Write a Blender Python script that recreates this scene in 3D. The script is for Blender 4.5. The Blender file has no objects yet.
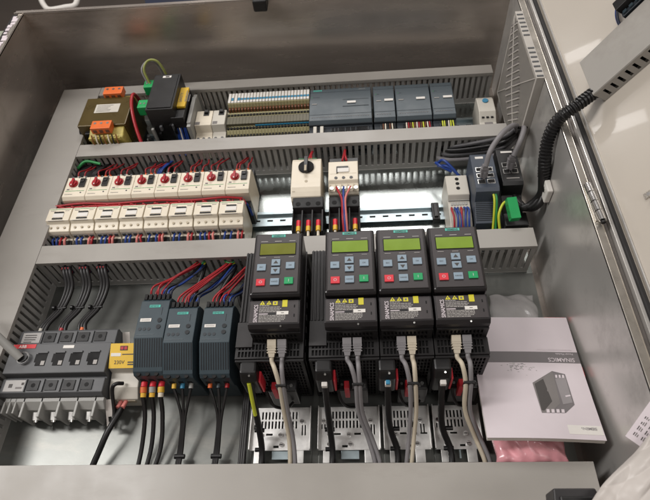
import bpy, math, random
from mathutils import Matrix, Vector
random.seed(7)
scene = bpy.context.scene
COL = scene.collection
S = 0.001                     # everything below is written in millimetres

# ------------------------------------------------------------------ camera
CP = Vector((407.92, -343.83, 833.39)); FOC = 542.94
rx, ry, rz = [math.radians(a) for a in (34.67, 4.60, 0.69)]
ROT = Matrix.Rotation(rz, 3, 'Z') @ Matrix.Rotation(ry, 3, 'Y') @ Matrix.Rotation(rx, 3, 'X')
cam = bpy.data.cameras.new('camera'); camo = bpy.data.objects.new('camera', cam); COL.objects.link(camo)
cam.sensor_width = 36; cam.lens = FOC / 650 * 36; cam.clip_start = 0.01; cam.clip_end = 60
camo.matrix_world = Matrix.Translation(CP * S) @ ROT.to_4x4()
scene.camera = camo
cam.dof.use_dof = True; cam.dof.focus_distance = .78; cam.dof.aperture_fstop = 11

def U(u, v, z=None, x=None, y=None):
    "the point of the cabinet, in mm, seen at a place of the survey photo and lying at a known height / side / depth"
    d = ROT @ Vector(((u - 325) / FOC, (250 - v) / FOC, -1.0))
    if z is not None: t = (z - CP.z) / d.z
    elif x is not None: t = (x - CP.x) / d.x
    else: t = (y - CP.y) / d.y
    return CP + d * t

def on(Mx, u, v, w=0):
    "local coordinates, on the plane z=w of the frame Mx, of the place seen at (u, v)"
    inv = Mx.inverted(); d = ROT @ Vector(((u - 325) / FOC, (250 - v) / FOC, -1.0)); a = inv @ CP; b = inv @ (CP + d); t = (w - a.z) / (b.z - a.z)
    return a + (b - a) * t

# ------------------------------------------------------------------ materials
def lin(h):
    if isinstance(h, str):
        h = [int(h[i:i + 2], 16) / 255 for i in (0, 2, 4)]
        h = [c / 12.92 if c < .04045 else ((c + .055) / 1.055) ** 2.4 for c in h]
    return tuple(h) + (1,)
MATS = {}
def mat(name, col, rough=.5, metal=0, var=.08, nscale=40, bump=.02, bscale=900, emit=None, alpha=None, trans=0, coat=0, stretch=None, rvar=.12):
    m = bpy.data.materials.new(name); m.use_nodes = True; nt = m.node_tree; N = nt.nodes; L = nt.links
    b = N['Principled BSDF']; c = lin(col)
    tc = N.new('ShaderNodeTexCoord'); src = tc.outputs['Object']
    if stretch:
        mp = N.new('ShaderNodeMapping'); mp.inputs['Scale'].default_value = stretch; L.new(src, mp.inputs[0]); src = mp.outputs[0]
    no = N.new('ShaderNodeTexNoise'); no.inputs['Scale'].default_value = nscale; no.inputs['Detail'].default_value = 5
    L.new(src, no.inputs['Vector'])
    mr = N.new('ShaderNodeMapRange'); mr.inputs[1].default_value = .3; mr.inputs[2].default_value = .7
    mr.inputs[3].default_value = 1 - var; mr.inputs[4].default_value = 1 + var; L.new(no.outputs[0], mr.inputs[0])
    mx = N.new('ShaderNodeVectorMath'); mx.operation = 'SCALE'; mx.inputs[0].default_value = c[:3]; L.new(mr.outputs[0], mx.inputs['Scale'])
    L.new(mx.outputs[0], b.inputs['Base Color'])
    r2 = N.new('ShaderNodeMapRange'); r2.inputs[1].default_value = .3; r2.inputs[2].default_value = .7
    r2.inputs[3].default_value = max(.03, rough * (1 - rvar)); r2.inputs[4].default_value = min(1, rough * (1 + rvar))
    L.new(no.outputs[0], r2.inputs[0]); L.new(r2.outputs[0], b.inputs['Roughness'])
    b.inputs['Metallic'].default_value = metal
    if coat: b.inputs['Coat Weight'].default_value = coat
    if bump:
        n2 = N.new('ShaderNodeTexNoise'); n2.inputs['Scale'].default_value = bscale; n2.inputs['Detail'].default_value = 3
        L.new(src, n2.inputs['Vector'])
        bp = N.new('ShaderNodeBump'); bp.inputs['Strength'].default_value = bump * 5; bp.inputs['Distance'].default_value = .0003
        L.new(n2.outputs[0], bp.inputs['Height']); L.new(bp.outputs[0], b.inputs['Normal'])
    if emit:
        b.inputs['Emission Color'].default_value = lin(emit[0]); b.inputs['Emission Strength'].default_value = emit[1]
    if trans: b.inputs['Transmission Weight'].default_value = trans
    if alpha is not None: b.inputs['Alpha'].default_value = alpha
    MATS[name] = m
    return m
mat('duct', '9d9993', .40, bump=.02, var=.05, nscale=9, rvar=.3)
def grime(name, amount, col, scale):
    m = MATS[name]; nt = m.node_tree; b = nt.nodes['Principled BSDF']; old = b.inputs['Base Color'].links[0].from_socket
    tc = nt.nodes.new('ShaderNodeTexCoord'); mp = nt.nodes.new('ShaderNodeMapping'); mp.inputs['Scale'].default_value = (scale * .35, scale, scale)
    mp.inputs['Rotation'].default_value = (0, 0, .5)
    no = nt.nodes.new('ShaderNodeTexNoise'); no.inputs['Scale'].default_value = 1; no.inputs['Detail'].default_value = 8; no.inputs['Roughness'].default_value = .7
    cr = nt.nodes.new('ShaderNodeMapRange'); cr.inputs[1].default_value = .52; cr.inputs[2].default_value = .72; cr.inputs[3].default_value = 0; cr.inputs[4].default_value = amount
    mx = nt.nodes.new('ShaderNodeMix'); mx.data_type = 'RGBA'; mx.inputs[7].default_value = lin(col)
    nt.links.new(tc.outputs['Object'], mp.inputs[0]); nt.links.new(mp.outputs[0], no.inputs['Vector']); nt.links.new(no.outputs[0], cr.inputs[0])
    nt.links.new(cr.outputs[0], mx.inputs[0]); nt.links.new(old, mx.inputs[6]); nt.links.new(mx.outputs[2], b.inputs['Base Color'])
grime('duct', .35, '7f786f', 16)
mat('duct_in', 'a3a19d', .5, bump=.01, var=.05)
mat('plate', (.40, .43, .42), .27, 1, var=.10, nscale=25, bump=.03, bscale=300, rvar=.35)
mat('plate_dim', (.155, .16, .15), .34, .5, var=.12, nscale=14, bump=.03, bscale=300)  # copy of the plate, darkened for where it mirrors less lamplight
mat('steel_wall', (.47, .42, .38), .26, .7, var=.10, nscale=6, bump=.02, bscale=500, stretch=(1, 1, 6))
mat('steel_right_lit', (.64, .62, .59), .30, .6, var=.10, nscale=6, bump=.02, bscale=500)  # wall steel lightened, stronger light on the right side put into its colour
mat('steel_lip', (.62, .58, .52), .28, .85, var=.08)
mat('strip', (.16, .145, .135), .4, .6, var=.1)
mat('rubber', '1c1a1a', .7, bump=.04)
mat('door', 'bfb7ac', .22, coat=.3, var=.03, nscale=5, bump=.006, bscale=200)
mat('rail', (.42, .50, .53), .35, .6, var=.08, nscale=60)
mat('alu', (.80, .79, .77), .42, .75, var=.16, nscale=60, bump=.05)
mat('screw', (.75, .75, .73), .2, 1)
mat('chrome', (.8, .8, .8), .15, 1)
mat('cream', 'dfd5c2', .42, var=.04, bump=.015)
mat('cream_dark', 'b0a48e', .5)
mat('white', 'dcd8d2', .45, var=.03)
mat('paper', 'cfc5c9', .55, var=.02, bump=.01)
mat('offwhite', 'c2bdb2', .45, var=.05)
mat('lightgrey', '9c9b97', .45, var=.05)
mat('black', '131213', .42, bump=.02, var=.15)
mat('blackmat', '0b0a0b', .8)
mat('vfd', '232022', .40, bump=.03, var=.12, bscale=1500)
mat('grille', '1a1819', .5, bump=.02, var=.12)
mat('vfd_ext', '2c2a2b', .45, bump=.03, var=.12)
mat('bop', '3b3637', .42, bump=.02, var=.06, bscale=1500)
mat('boprim', '1f1c1d', .3, bump=.01)
mat('lcd_olive', '6b6e1c', .15, var=.08, emit=('6f7410', .08), coat=.6)
mat('lcd_green', '758f30', .15, var=.08, emit=('7f981e', .17), coat=.6)
mat('teal', '4fb3a3', .4)
mat('btn_blue', '8597a5', .4)
mat('btn_red', 'd8323f', .4)
mat('btn_green', '149a5c', .4)
mat('slate', '475157', .45, bump=.015, var=.05)
mat('slate_dark', '2b3137', .5)
mat('psu', '36434a', .45, bump=.02, var=.06)
mat('psu_dark', '11171d', .55)
mat('switch', '535456', .5, bump=.02, var=.06)
mat('switch_dark', '1b1b1c', .55)
mat('ethernet', '3c4450', .45, var=.06)
mat('red', 'b21c22', .4)
mat('redsticker', 'c9242b', .4)
mat('wire_red', 'a01c26', .4)
mat('wire_dark_red', '8e1a22', .45)
mat('wire_pink', 'd07b74', .45)
mat('wire_blue', '1c3c86', .4)
mat('wire_black', '161415', .45)
mat('wire_brown', '6b4027', .5)
mat('cable_grey', '7f7c7e', .5)
mat('cable_cream', 'c3b8a4', .5)
mat('cable_dark', '4a494b', .5)
mat('green_plug', '1f9a55', .4)
mat('pe_yellow', 'c5cc3a', .45)
mat('pe_green', '2c8a4a', .45)
mat('pe_dull', '8f9450', .5)
mat('yellow', 'dcb32a', .45)
mat('ferrule_yellow', 'e2b23a', .4)
mat('orange', 'd8682b', .45)
mat('olive', '51431f', .3, metal=.2, var=.1)
mat('coil', 'b3a458', .5, var=.25, nscale=90)
mat('copper', '9a6a40', .35, metal=.6)
mat('bluemark', '2d7fa3', .45)
mat('term_beige', '9c956f', .5, var=.1)
mat('term_dark', '5f5a47', .5, var=.1)
mat('label_grey', 'a9a6a3', .5)
mat('print_grey', 'a09c98', .6)
mat('print_dark', '45413f', .6)
mat('print_mid', '76716f', .6)
mat('book_grey', '6f6a6b', .55)
mat('book_mid', '8a8586', .55)
mat('bubble', 'e8a3ab', .3, var=.12, nscale=60, coat=.4)
mat('film', 'e9e4e4', .12, var=.03, nscale=30, bump=.15, bscale=120, alpha=.20, coat=.5)
mat('bag', 'c6bfb9', .4, var=.03, nscale=12, bump=.12, bscale=25, alpha=.93)
mat('fan_grey', 'b4afa8', .45, var=.04)
mat('floor', '3a322c', .7, var=.3, nscale=2)
mat('navy', '1e2438', .7, var=.3, nscale=8)
mat('warn_yellow', 'cfc531', .45)
mat('pane', '8f9484', .3, var=.1, nscale=3)

grime('plate_dim', .5, '8a8780', 22); grime('plate', .3, '6c6a64', 26); grime('steel_right_lit', .4, '6a6661', 12); grime('steel_wall', .35, '5c554e', 10)
grime('black', .3, '3a3836', 60); grime('vfd', .25, '3c3a38', 60); grime('switch', .3, '5e5e5d', 60); grime('psu', .25, '4c575c', 60); grime('cream', .25, 'b3a68c', 70)
# ------------------------------------------------------------------ mesh builder
class M:
    def __init__(s): s.v = []; s.f = []; s.m = []; s.mats = []; s.sm = []; s.rec = []; s.x = Matrix.Identity(4)
    def mi(s, n):
        if n not in s.mats: s.mats.append(n)
        return s.mats.index(n)
    def add(s, vs, fs, mt, smooth=False):
        o = len(s.v); k = s.mi(mt); s.rec.append((o, len(vs), len(s.f), len(fs)))
        for p in vs: s.v.append(s.x @ Vector(p))
        for f in fs: s.f.append([i + o for i in f]); s.m.append(k); s.sm.append(smooth)
        return s
    def box(s, x0, x1, y0, y1, z0, z1, mt):
        if x0 > x1: x0, x1 = x1, x0
        if y0 > y1: y0, y1 = y1, y0
        if z0 > z1: z0, z1 = z1, z0
        vs = [(x0, y0, z0), (x1, y0, z0), (x1, y1, z0), (x0, y1, z0), (x0, y0, z1), (x1, y0, z1), (x1, y1, z1), (x0, y1, z1)]
        return s.add(vs, [(3, 2, 1, 0), (4, 5, 6, 7), (0, 1, 5, 4), (1, 2, 6, 5), (2, 3, 7, 6), (3, 0, 4, 7)], mt)
    def prism(s, poly, a, b, mt, axis='x'):
        "extrude poly between a and b; axis x: poly is (y,z); axis z: poly is (x,y); axis y: poly is (x,z)"
        n = len(poly)
        ar = sum(poly[i][0] * poly[(i + 1) % n][1] - poly[(i + 1) % n][0] * poly[i][1] for i in range(n))
        if (ar < 0) != (axis == 'y'): poly = poly[::-1]
        P = {'x': lambda p, t: (t, p[0], p[1]), 'y': lambda p, t: (p[0], t, p[1]), 'z': lambda p, t: (p[0], p[1], t)}[axis]
        a, b = min(a, b), max(a, b)
        vs = [P(p, a) for p in poly] + [P(p, b) for p in poly]
        fs = [tuple(range(n - 1, -1, -1)), tuple(range(n, 2 * n))] + [(i, (i + 1) % n, (i + 1) % n + n, i + n) for i in range(n)]
        return s.add(vs, fs, mt)
    def cyl(s, p0, p1, r, mt, n=14, r1=None):
        p0, p1 = Vector(p0), Vector(p1); d = (p1 - p0).normalized()
        a = d.orthogonal().normalized(); b = d.cross(a); r1 = r if r1 is None else r1
        vs = []
        for q, rr in ((p0, r), (p1, r1)):
            for i in range(n):
                t = 2 * math.pi * i / n; vs.append(q + a * rr * math.cos(t) + b * rr * math.sin(t))
        s.add(vs, [(i, (i + 1) % n, (i + 1) % n + n, i + n) for i in range(n)], mt, True)
        return s.add(vs, [tuple(range(n - 1, -1, -1)), tuple(range(n, 2 * n))], mt)
    def tube(s, pts, r, mt, n=8, sub=6, ridge=None):
        pts = [Vector(p) for p in pts]
        if len(pts) > 2 and sub > 1:
            q = []; P = [pts[0] * 2 - pts[1]] + pts + [pts[-1] * 2 - pts[-2]]
            for i in range(1, len(P) - 2):
                for k in range(sub):
                    t = k / sub
                    q.append(.5 * ((2 * P[i]) + (P[i + 1] - P[i - 1]) * t + (2 * P[i - 1] - 5 * P[i] + 4 * P[i + 1] - P[i + 2]) * t * t + (3 * P[i] - P[i - 1] - 3 * P[i + 1] + P[i + 2]) * t ** 3))
            q.append(pts[-1]); pts = q
        if ridge:                                   # corrugated hose: resample finely, alternate radius
            L = [0]
            for i in range(1, len(pts)): L.append(L[-1] + (pts[i] - pts[i - 1]).length)
            k = int(L[-1] / (ridge / 4)); q = []; j = 0
            for i in range(k + 1):
                t = L[-1] * i / k
                while j < len(L) - 2 and L[j + 1] < t: j += 1
                q.append(pts[j].lerp(pts[j + 1], (t - L[j]) / max(1e-6, L[j + 1] - L[j])))
            pts = q
        vs = []; up = None
        for i, p in enumerate(pts):
            d = (pts[min(i + 1, len(pts) - 1)] - pts[max(i - 1, 0)]).normalized()
            up = d.orthogonal().normalized() if up is None else (up - d * up.dot(d)).normalized()
            b = d.cross(up); rr = r
            if ridge: rr = r * (1, 1, .78, .78)[i % 4]
            for k in range(n):
                t = 2 * math.pi * k / n; vs.append(p + up * rr * math.cos(t) + b * rr * math.sin(t))
        fs = []
        for i in range(len(pts) - 1):
            for k in range(n):
                a = i * n + k; b2 = i * n + (k + 1) % n; fs.append((a, b2, b2 + n, a + n))
        s.add(vs, fs, mt, not ridge)
        m = len(pts) - 1
        return s.add(vs, [tuple(range(n - 1, -1, -1)), tuple(m * n + k for k in range(n))], mt)
    def sheet(s, u0, u1, v0, v1, th, holes, mt):
        "sheet of thickness th (in +w) with rectangular through holes, u->x v->y w->z of the current matrix"
        xs = sorted({u0, u1, *[h[0] for h in holes], *[h[1] for h in holes]}); ys = sorted({v0, v1, *[h[2] for h in holes], *[h[3] for h in holes]})
        xs = [x for x in xs if u0 <= x <= u1]; ys = [y for y in ys if v0 <= y <= v1]
        solid = {}
        for i in range(len(xs) - 1):
            for j in range(len(ys) - 1):
                cx, cy = (xs[i] + xs[i + 1]) / 2, (ys[j] + ys[j + 1]) / 2
                solid[i, j] = not any(h[0] < cx < h[1] and h[2] < cy < h[3] for h in holes)
        vs = []; idx = {}
        def V(i, j, w):
            if (i, j, w) not in idx: idx[i, j, w] = len(vs); vs.append((xs[i], ys[j], th * w))
            return idx[i, j, w]
        fs = []
        for (i, j), ok in solid.items():
            if not ok: continue
            fs.append((V(i, j, 1), V(i + 1, j, 1), V(i + 1, j + 1, 1), V(i, j + 1, 1)))
            fs.append((V(i, j, 0), V(i, j + 1, 0), V(i + 1, j + 1, 0), V(i + 1, j, 0)))
            if not solid.get((i - 1, j)): fs.append((V(i, j, 0), V(i, j, 1), V(i, j + 1, 1), V(i, j + 1, 0)))
            if not solid.get((i + 1, j)): fs.append((V(i + 1, j, 0), V(i + 1, j + 1, 0), V(i + 1, j + 1, 1), V(i + 1, j, 1)))
            if not solid.get((i, j - 1)): fs.append((V(i, j, 0), V(i + 1, j, 0), V(i + 1, j, 1), V(i, j, 1)))
            if not solid.get((i, j + 1)): fs.append((V(i, j + 1, 0), V(i, j + 1, 1), V(i + 1, j + 1, 1), V(i + 1, j + 1, 0)))
        return s.add(vs, fs, mt)
    def text(s, txt, x, y, size, mt, align='LEFT', w=.35, rot=0, sx=1, bold=0):
        vs, fs = glyphs(txt, align, bold); c, sn = math.cos(rot), math.sin(rot)
        return s.add([(x + (p[0] * sx * c - p[1] * sn) * size, y + (p[0] * sx * sn + p[1] * c) * size, w) for p in vs], fs, mt)
_g = {}
def glyphs(txt, align, bold):
    k = (txt, align, bold)
    if k not in _g:
        c = bpy.data.curves.new('lettering', 'FONT'); c.body = txt; c.align_x = align; c.size = 1; c.offset = bold; c.resolution_u = 3
        o = bpy.data.objects.new('lettering', c); COL.objects.link(o)
        dg = bpy.context.evaluated_depsgraph_get(); me = bpy.data.meshes.new_from_object(o.evaluated_get(dg))
        _g[k] = ([tuple(v.co) for v in me.vertices], [tuple(p.vertices) for p in me.polygons])
        bpy.data.objects.remove(o); bpy.data.curves.remove(c); bpy.data.meshes.remove(me)
    return _g[k]
def frame(o, ux, uy):
    "matrix with origin o, x axis ux, y axis uy"
    ux = Vector(ux).normalized(); uy = Vector(uy); uy = (uy - ux * uy.dot(ux)).normalized(); w = ux.cross(uy)
    m = Matrix.Identity(4)
    for i in range(3): m[i][0] = ux[i]; m[i][1] = uy[i]; m[i][2] = w[i]; m[i][3] = o[i]
    return m

ORG = {}
def obj(name, mb, parent=None, base=None, bevel=0, label=None):
    if parent is not None: org = ORG[parent.name]
    else:
        if base is None:
            xs = [v[0] for v in mb.v]; ys = [v[1] for v in mb.v]; zs = [v[2] for v in mb.v]
            base = ((min(xs) + max(xs)) / 2, (min(ys) + max(ys)) / 2, min(zs))
        org = Vector(base)
    me = bpy.data.meshes.new(name)
    me.from_pydata([tuple((Vector(v) - org) * S) for v in mb.v], [], mb.f)
    for n in mb.mats: me.materials.append(MATS[n])
    me.polygons.foreach_set('material_index', mb.m); me.polygons.foreach_set('use_smooth', mb.sm); me.update()
    o = bpy.data.objects.new(name, me); COL.objects.link(o)
    if parent is not None: o.parent = parent
    else: o.location = org * S
    ORG[o.name] = org
    if bevel:
        b = o.modifiers.new('edge', 'BEVEL'); b.width = bevel * S; b.segments = 2; b.limit_method = 'ANGLE'; b.angle_limit = math.radians(50)
        b.use_clamp_overlap = True; b.harden_normals = False
    if label: o['label'] = label
    return o
def objs(name, mb, parent, gap=.6, bevel=0):
    "every separate piece collected in mb becomes its own part"
    bb = []
    for a, n, f0, fn in mb.rec:
        P = mb.v[a:a + n]; bb.append(([min(p[i] for p in P) - gap / 2 for i in range(3)], [max(p[i] for p in P) + gap / 2 for i in range(3)]))
    par = list(range(len(bb)))
    def find(i):
        while par[i] != i: i = par[i]
        return i
    for i in range(len(bb)):
        for j in range(i):
            if all(bb[i][0][k] <= bb[j][1][k] and bb[j][0][k] <= bb[i][1][k] for k in range(3)): par[find(i)] = find(j)
    gr = {}
    for i in range(len(bb)): gr.setdefault(find(i), []).append(i)
    for g in gr.values():
        q = M()
        for i in g:
            a, n, f0, fn = mb.rec[i]; o = len(q.v); q.v += mb.v[a:a + n]
            for k in range(f0, f0 + fn): q.f.append([v - a + o for v in mb.f[k]]); q.m.append(q.mi(mb.mats[mb.m[k]])); q.sm.append(mb.sm[k])
        obj(name, q, parent, bevel=bevel)
def tag(o, label, cat, group=None):
    o['label'] = label; o['category'] = cat
    if group: o['group'] = group
    return o
def struct(o): o['kind'] = 'structure'; return o
def thing(name, loc, label, cat, group=None):
    o = bpy.data.objects.new(name, None); COL.objects.link(o); o.location = Vector(loc) * S
    o.empty_display_size = .01; ORG[o.name] = Vector(loc)
    return tag(o, label, cat, group)
def dup(root, loc, label, rot=0):
    def cp(o, par):
        c = o.copy(); COL.objects.link(c); ORG[c.name] = ORG[o.name]
        if par is not None: c.parent = par
        for ch in [q for q in KIDS.get(o.name, [])]: cp(ch, c)
        return c
    def index(o):
        KIDS[o.name] = list(o.children)
        for ch in o.children: index(ch)
    KIDS = {}; index(root)
    c = cp(root, None); c.location = Vector(loc) * S; c.rotation_euler = (0, 0, rot); ORG[c.name] = Vector(loc)
    c['label'] = label
    return c
def wire(name, pts, r, mt, label, cat, group=None, **k):
    return tag(obj(name, M().tube(pts, r, mt, **k)), label, cat, group)
ORD = ['first', 'second', 'third', 'fourth', 'fifth', 'sixth', 'seventh', 'eighth']

# ------------------------------------------------------------------ setting
struct(obj('floor', M().box(-6000, 8000, -5000, 9000, -760, -750, 'floor')))
struct(obj('mounting_plate', M().box(-275, 700, -250, 660, -3, 0, 'plate').box(-275,700,-250,168,0,.4,'plate_dim')))  # darkened plate copy laid over the part nearer the camera

XL, XR, YB, ZT = -294, 716, -262, 227
TL, TR = 712, 690
cab = thing('electrical_cabinet', (210, 225, -22), 'open grey sheet steel cabinet around all the gear, door swung out to the right', 'cabinet')
m = M().box(XL, XR, YB, TL, -22, -20, 'steel_wall'); obj('back_panel', m, cab)
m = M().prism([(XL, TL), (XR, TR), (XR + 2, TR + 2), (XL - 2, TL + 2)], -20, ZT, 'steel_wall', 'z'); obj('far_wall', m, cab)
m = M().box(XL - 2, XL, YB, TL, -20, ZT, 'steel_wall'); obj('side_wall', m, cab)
m = M().box(XR, XR + 2, YB, TR, -20, ZT - 1, 'steel_right_lit'); obj('side_wall', m, cab)
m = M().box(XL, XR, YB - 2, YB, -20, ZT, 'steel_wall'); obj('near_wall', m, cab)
# rolled rim: bright lip, groove, seal strip
m = M()
m.box(XR, XR + 11, YB, 712, ZT - 4, ZT, 'steel_lip'); m.box(XR + 11, XR + 13, YB, 712, ZT - 14, ZT - 2, 'steel_lip')
m.prism([(XL - 20, TL), (XR, TR), (XR, TR + 12), (XL - 20, TL + 13)], ZT - 3, ZT, 'steel_wall', 'z')
m.prism([(XL - 20, TL), (XR, TR), (XR, TR + 3), (XL - 20, TL + 3)], ZT - 0, ZT + 2.5, 'steel_wall', 'z')
m.box(XL - 11, XL, YB, TL, ZT - 4, ZT, 'steel_lip')
obj('rim', m, cab, bevel=1)
m = M(); m.box(XR + 13, XR + 22, YB, 705, ZT - 14, ZT - 10, 'strip').box(XR + 22, XR + 27, YB, 705, ZT - 12, ZT - 2, 'steel_right_lit')
obj('rim_channel', m, cab, bevel=.8)
m = M(); m.box(XR + 27, XR + 34, YB, 705, ZT - 12, ZT + 1, 'rubber'); m.box(XL - 24, XL - 12, YB, TL, ZT - 12, ZT - 1, 'rubber')
objs('door_seal', m, cab, bevel=2)
# patches of torn white sealant along the left rim
m = M()
for i in range(26):
    y = 420 + i * 11; m.box(XL - 14 + random.uniform(-4, 0), XL - 8 + random.uniform(-3, 4), y, y + random.uniform(6, 12), ZT - 1, ZT + random.uniform(.4, 1.6), 'paper')
objs('sealant_patch', m, cab, bevel=.5)
m = M().box(XL - 120, XL - 25, 300, 745, ZT - 60, ZT - 56, 'pane'); obj('outer_side_panel', m, cab)
# hinge pin on the right rim
m = M()
pa, pb = U(587, 184, z=ZT + 6), U(603, 221, z=ZT + 6)
d = pb - pa
for k in range(4): m.cyl(pa + d * (k * .25 + .01), pa + d * (k * .25 + .235), 5, 'chrome')
m.cyl(pb, pb + d.normalized() * 3, 3.2, 'black'); m.box(pa.x - 3, pa.x + 12, pb.y + 4, pa.y - 4, ZT - 1, ZT + 2, 'steel_lip')
obj('hinge', m, cab, bevel=.5)
# door, swung out about its long edge
TH = math.radians(59); W = Vector((math.cos(TH), 0, math.sin(TH))); NW = Vector((-math.sin(TH), 0, math.cos(TH)))
DO = Vector((XR + 38, -262, ZT - 8))
DM = frame(DO, W, (0, 1, 0))            # x along the door's width, y along its length, z = inner face normal
m = M(); m.x = DM
m.sheet(0, 640, -40, 1010, -22, [], 'door')
m.box(0, 2.4, -40, 1010, 0, 4, 'door'); m.box(5, 8, -40, 1010, 0, 3, 'steel_right_lit')
door = obj('door', m, cab, bevel=1)
m = M(); m.x = DM
p = U(619, 181, z=295); q = DM.inverted() @ p
m.cyl((q.x, q.y, 0), (q.x, q.y, 7), 2.5, 'chrome'); m.box(q.x - 9, q.x + 1, q.y - 1, q.y + 8, 0, 2, 'steel_lip'); obj('stud', m, door)
# black latch at the near rim
m = M(); a = U(552, 489, z=232); b = U(592, 489, z=232)
m.prism([(a.x - 4, -262), (b.x + 12, -262), (b.x + 2, a.y), (a.x, a.y)], 205, 236, 'vfd_ext', 'z'); m.box(a.x+4,b.x-2,-262,a.y-8,236,239,'black')
obj('latch', m, cab, bevel=3)
m = M(); a = U(260, 5, z=ZT); m.box(a.x - 14, a.x + 14, a.y - 6, a.y + 30, ZT - 12, ZT + 12, 'black'); obj('catch_block', m, cab, bevel=3)

# things on the floor beyond the far rim
g = M(); a = U(62, 4, z=-650); g.tube([(-520, 2050, -650), (-380, 2080, -600), (-250, 2040, -650), (-160, 2150, -600)], 150, 'navy', n=10)
tag(obj('dust_sheet', g), 'dark navy cloth heap on the floor beyond the far rim, at the upper left', 'cloth')
wire('cable', [U(78, -3, z=-420), U(75, 5, z=-420), U(66, 7, z=-420), U(50, 9.5, z=-420), U(44, 5, z=-420), U(40, -3, z=-420)], 12, 'white', 'thin white cable looped over the navy cloth beyond the far rim', 'cable')

# ------------------------------------------------------------------ wiring ducts
HD = 80
def finger_wall(m, x0, x1, pitch=12.5, gap=5.2, z0=13, z1=71, th=2.2, mt='duct_in'):
    "wall in the local xy plane of m.x: x along the duct, y up"
    n = int((x1 - x0) / pitch); hs = []
    off = ((x1 - x0) - n * pitch) / 2
    for i in range(n):
        a = x0 + off + i * pitch + (pitch - gap) / 2; hs.append((a, a + gap, z0, z1))
    m.sheet(x0, x1, 0, HD - 2.5, th, hs, mt)
def duct_x(name, x0, x1, y0, y1, label, skew=0, cover=None, pitch=12.5):
    t = thing(name, ((x0 + x1) / 2, (y0 + y1) / 2, 0), label, 'wiring duct', 'slotted wiring ducts on the mounting plate')
    m = M(); m.box(x0, x1, y0, y1, .2, 2, 'duct_in'); obj('duct_base', m, t)
    m = M(); m.x = frame((0, y0 + 3, 0), (1, 0, 0), (0, 0, 1)); finger_wall(m, x0, x1, pitch); obj('slotted_wall', m, t)
    m = M(); m.x = frame((0, y1 - 1, 0), (1, 0, 0), (0, 0, 1)); finger_wall(m, x0, x1, pitch); obj('slotted_wall', m, t)
    for c0, c1 in (cover or [(x0, x1)]):
        m = M(); m.box(c0, c1, y0, y1, HD - 2, HD, 'duct'); m.box(c0, c1, y0, y0 + .9, HD - 8, HD - 2, 'duct'); m.box(c0, c1, y1 - .9, y1, HD - 8, HD - 2, 'duct')
        obj('duct_cover', m, t, bevel=.8)
    return t
duct_x('wiring_duct', -168.5, 691, 617, 644, 'narrow grey wiring duct along the far end, behind the dark controller and the terminal blocks', pitch=11.5)
duct_x('wiring_duct', -168.5, 691, 430, 463, 'long grey slotted duct above the row of red knobs')
duct_x('wiring_duct', -168.5, 691, 171, 209, 'long grey slotted duct above the isolator, passing behind the green displays')
duct_x('wiring_duct', -256, 691, -250, -167, 'wide plain grey duct cover nearest to the camera along the bottom of the photo')
t = thing('wiring_duct', (-212, 200, 0), 'wide grey upright duct running down the left side of the plate', 'wiring duct', 'slotted wiring ducts on the mounting plate')
obj('duct_base', M().box(-256, -170, -166, 644, .2, 2, 'duct_in'), t)
m = M(); m.x = frame((-172.4, 0, 0), (0, 1, 0), (0, 0, 1)); finger_wall(m, -166, 616, 12.5); obj('slotted_wall', m, t)
m = M(); m.x = frame((-255, 0, 0), (0, 1, 0), (0, 0, 1)); finger_wall(m, -166, 643, 12.5); obj('slotted_wall', m, t)
m = M(); m.box(-256, -169.3, -166.5, 644, HD - 2.2, HD - .2, 'duct'); m.box(-169.9, -169.3, -166, 616, HD - 7, HD - 2.2, 'duct'); m.box(-256, -255.1, -166, 644, HD - 8, HD - 2.2, 'duct'); obj('duct_cover', m, t, bevel=.8)
# the duct on the door
DD = DM.inverted()
p1 = DD @ Vector((779, 310, 255)); v0 = p1.y; u0 = p1.x; wd = 77; hh = 26
t = thing('wiring_duct', DM @ Vector((u0 + 200, v0 + wd / 2, 0)), 'short slotted duct fixed across the white open door, upper right', 'wiring duct', 'slotted wiring ducts on the mounting plate')
m = M(); m.x = DM; m.box(u0, 620, v0, v0 + wd, hh - 2, hh, 'duct'); m.box(u0,620,v0-.6,v0+.3,hh-6,hh-1,'duct'); obj('duct_cover', m, t, bevel=.8)
m = M(); m.x = frame(DM @ Vector((0, v0 + 1, .3)), W, NW)
hs = [(u0 + 12 + i * 12.5, u0 + 16.5 + i * 12.5, 4, 19) for i in range(30)]
m.sheet(u0 + 1, 618, 0, hh - 2.3, 1.5, hs, 'duct'); obj('slotted_wall', m, t)
m = M(); m.x = DM; m.box(u0 + 1, 618, v0 + wd - 2, v0 + wd - .5, .3, hh - 2.3, 'duct').box(u0 + 1, 618, v0+10, v0 + wd - 2.5, .3, 2, 'blackmat'); obj('duct_base', m, t)
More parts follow.
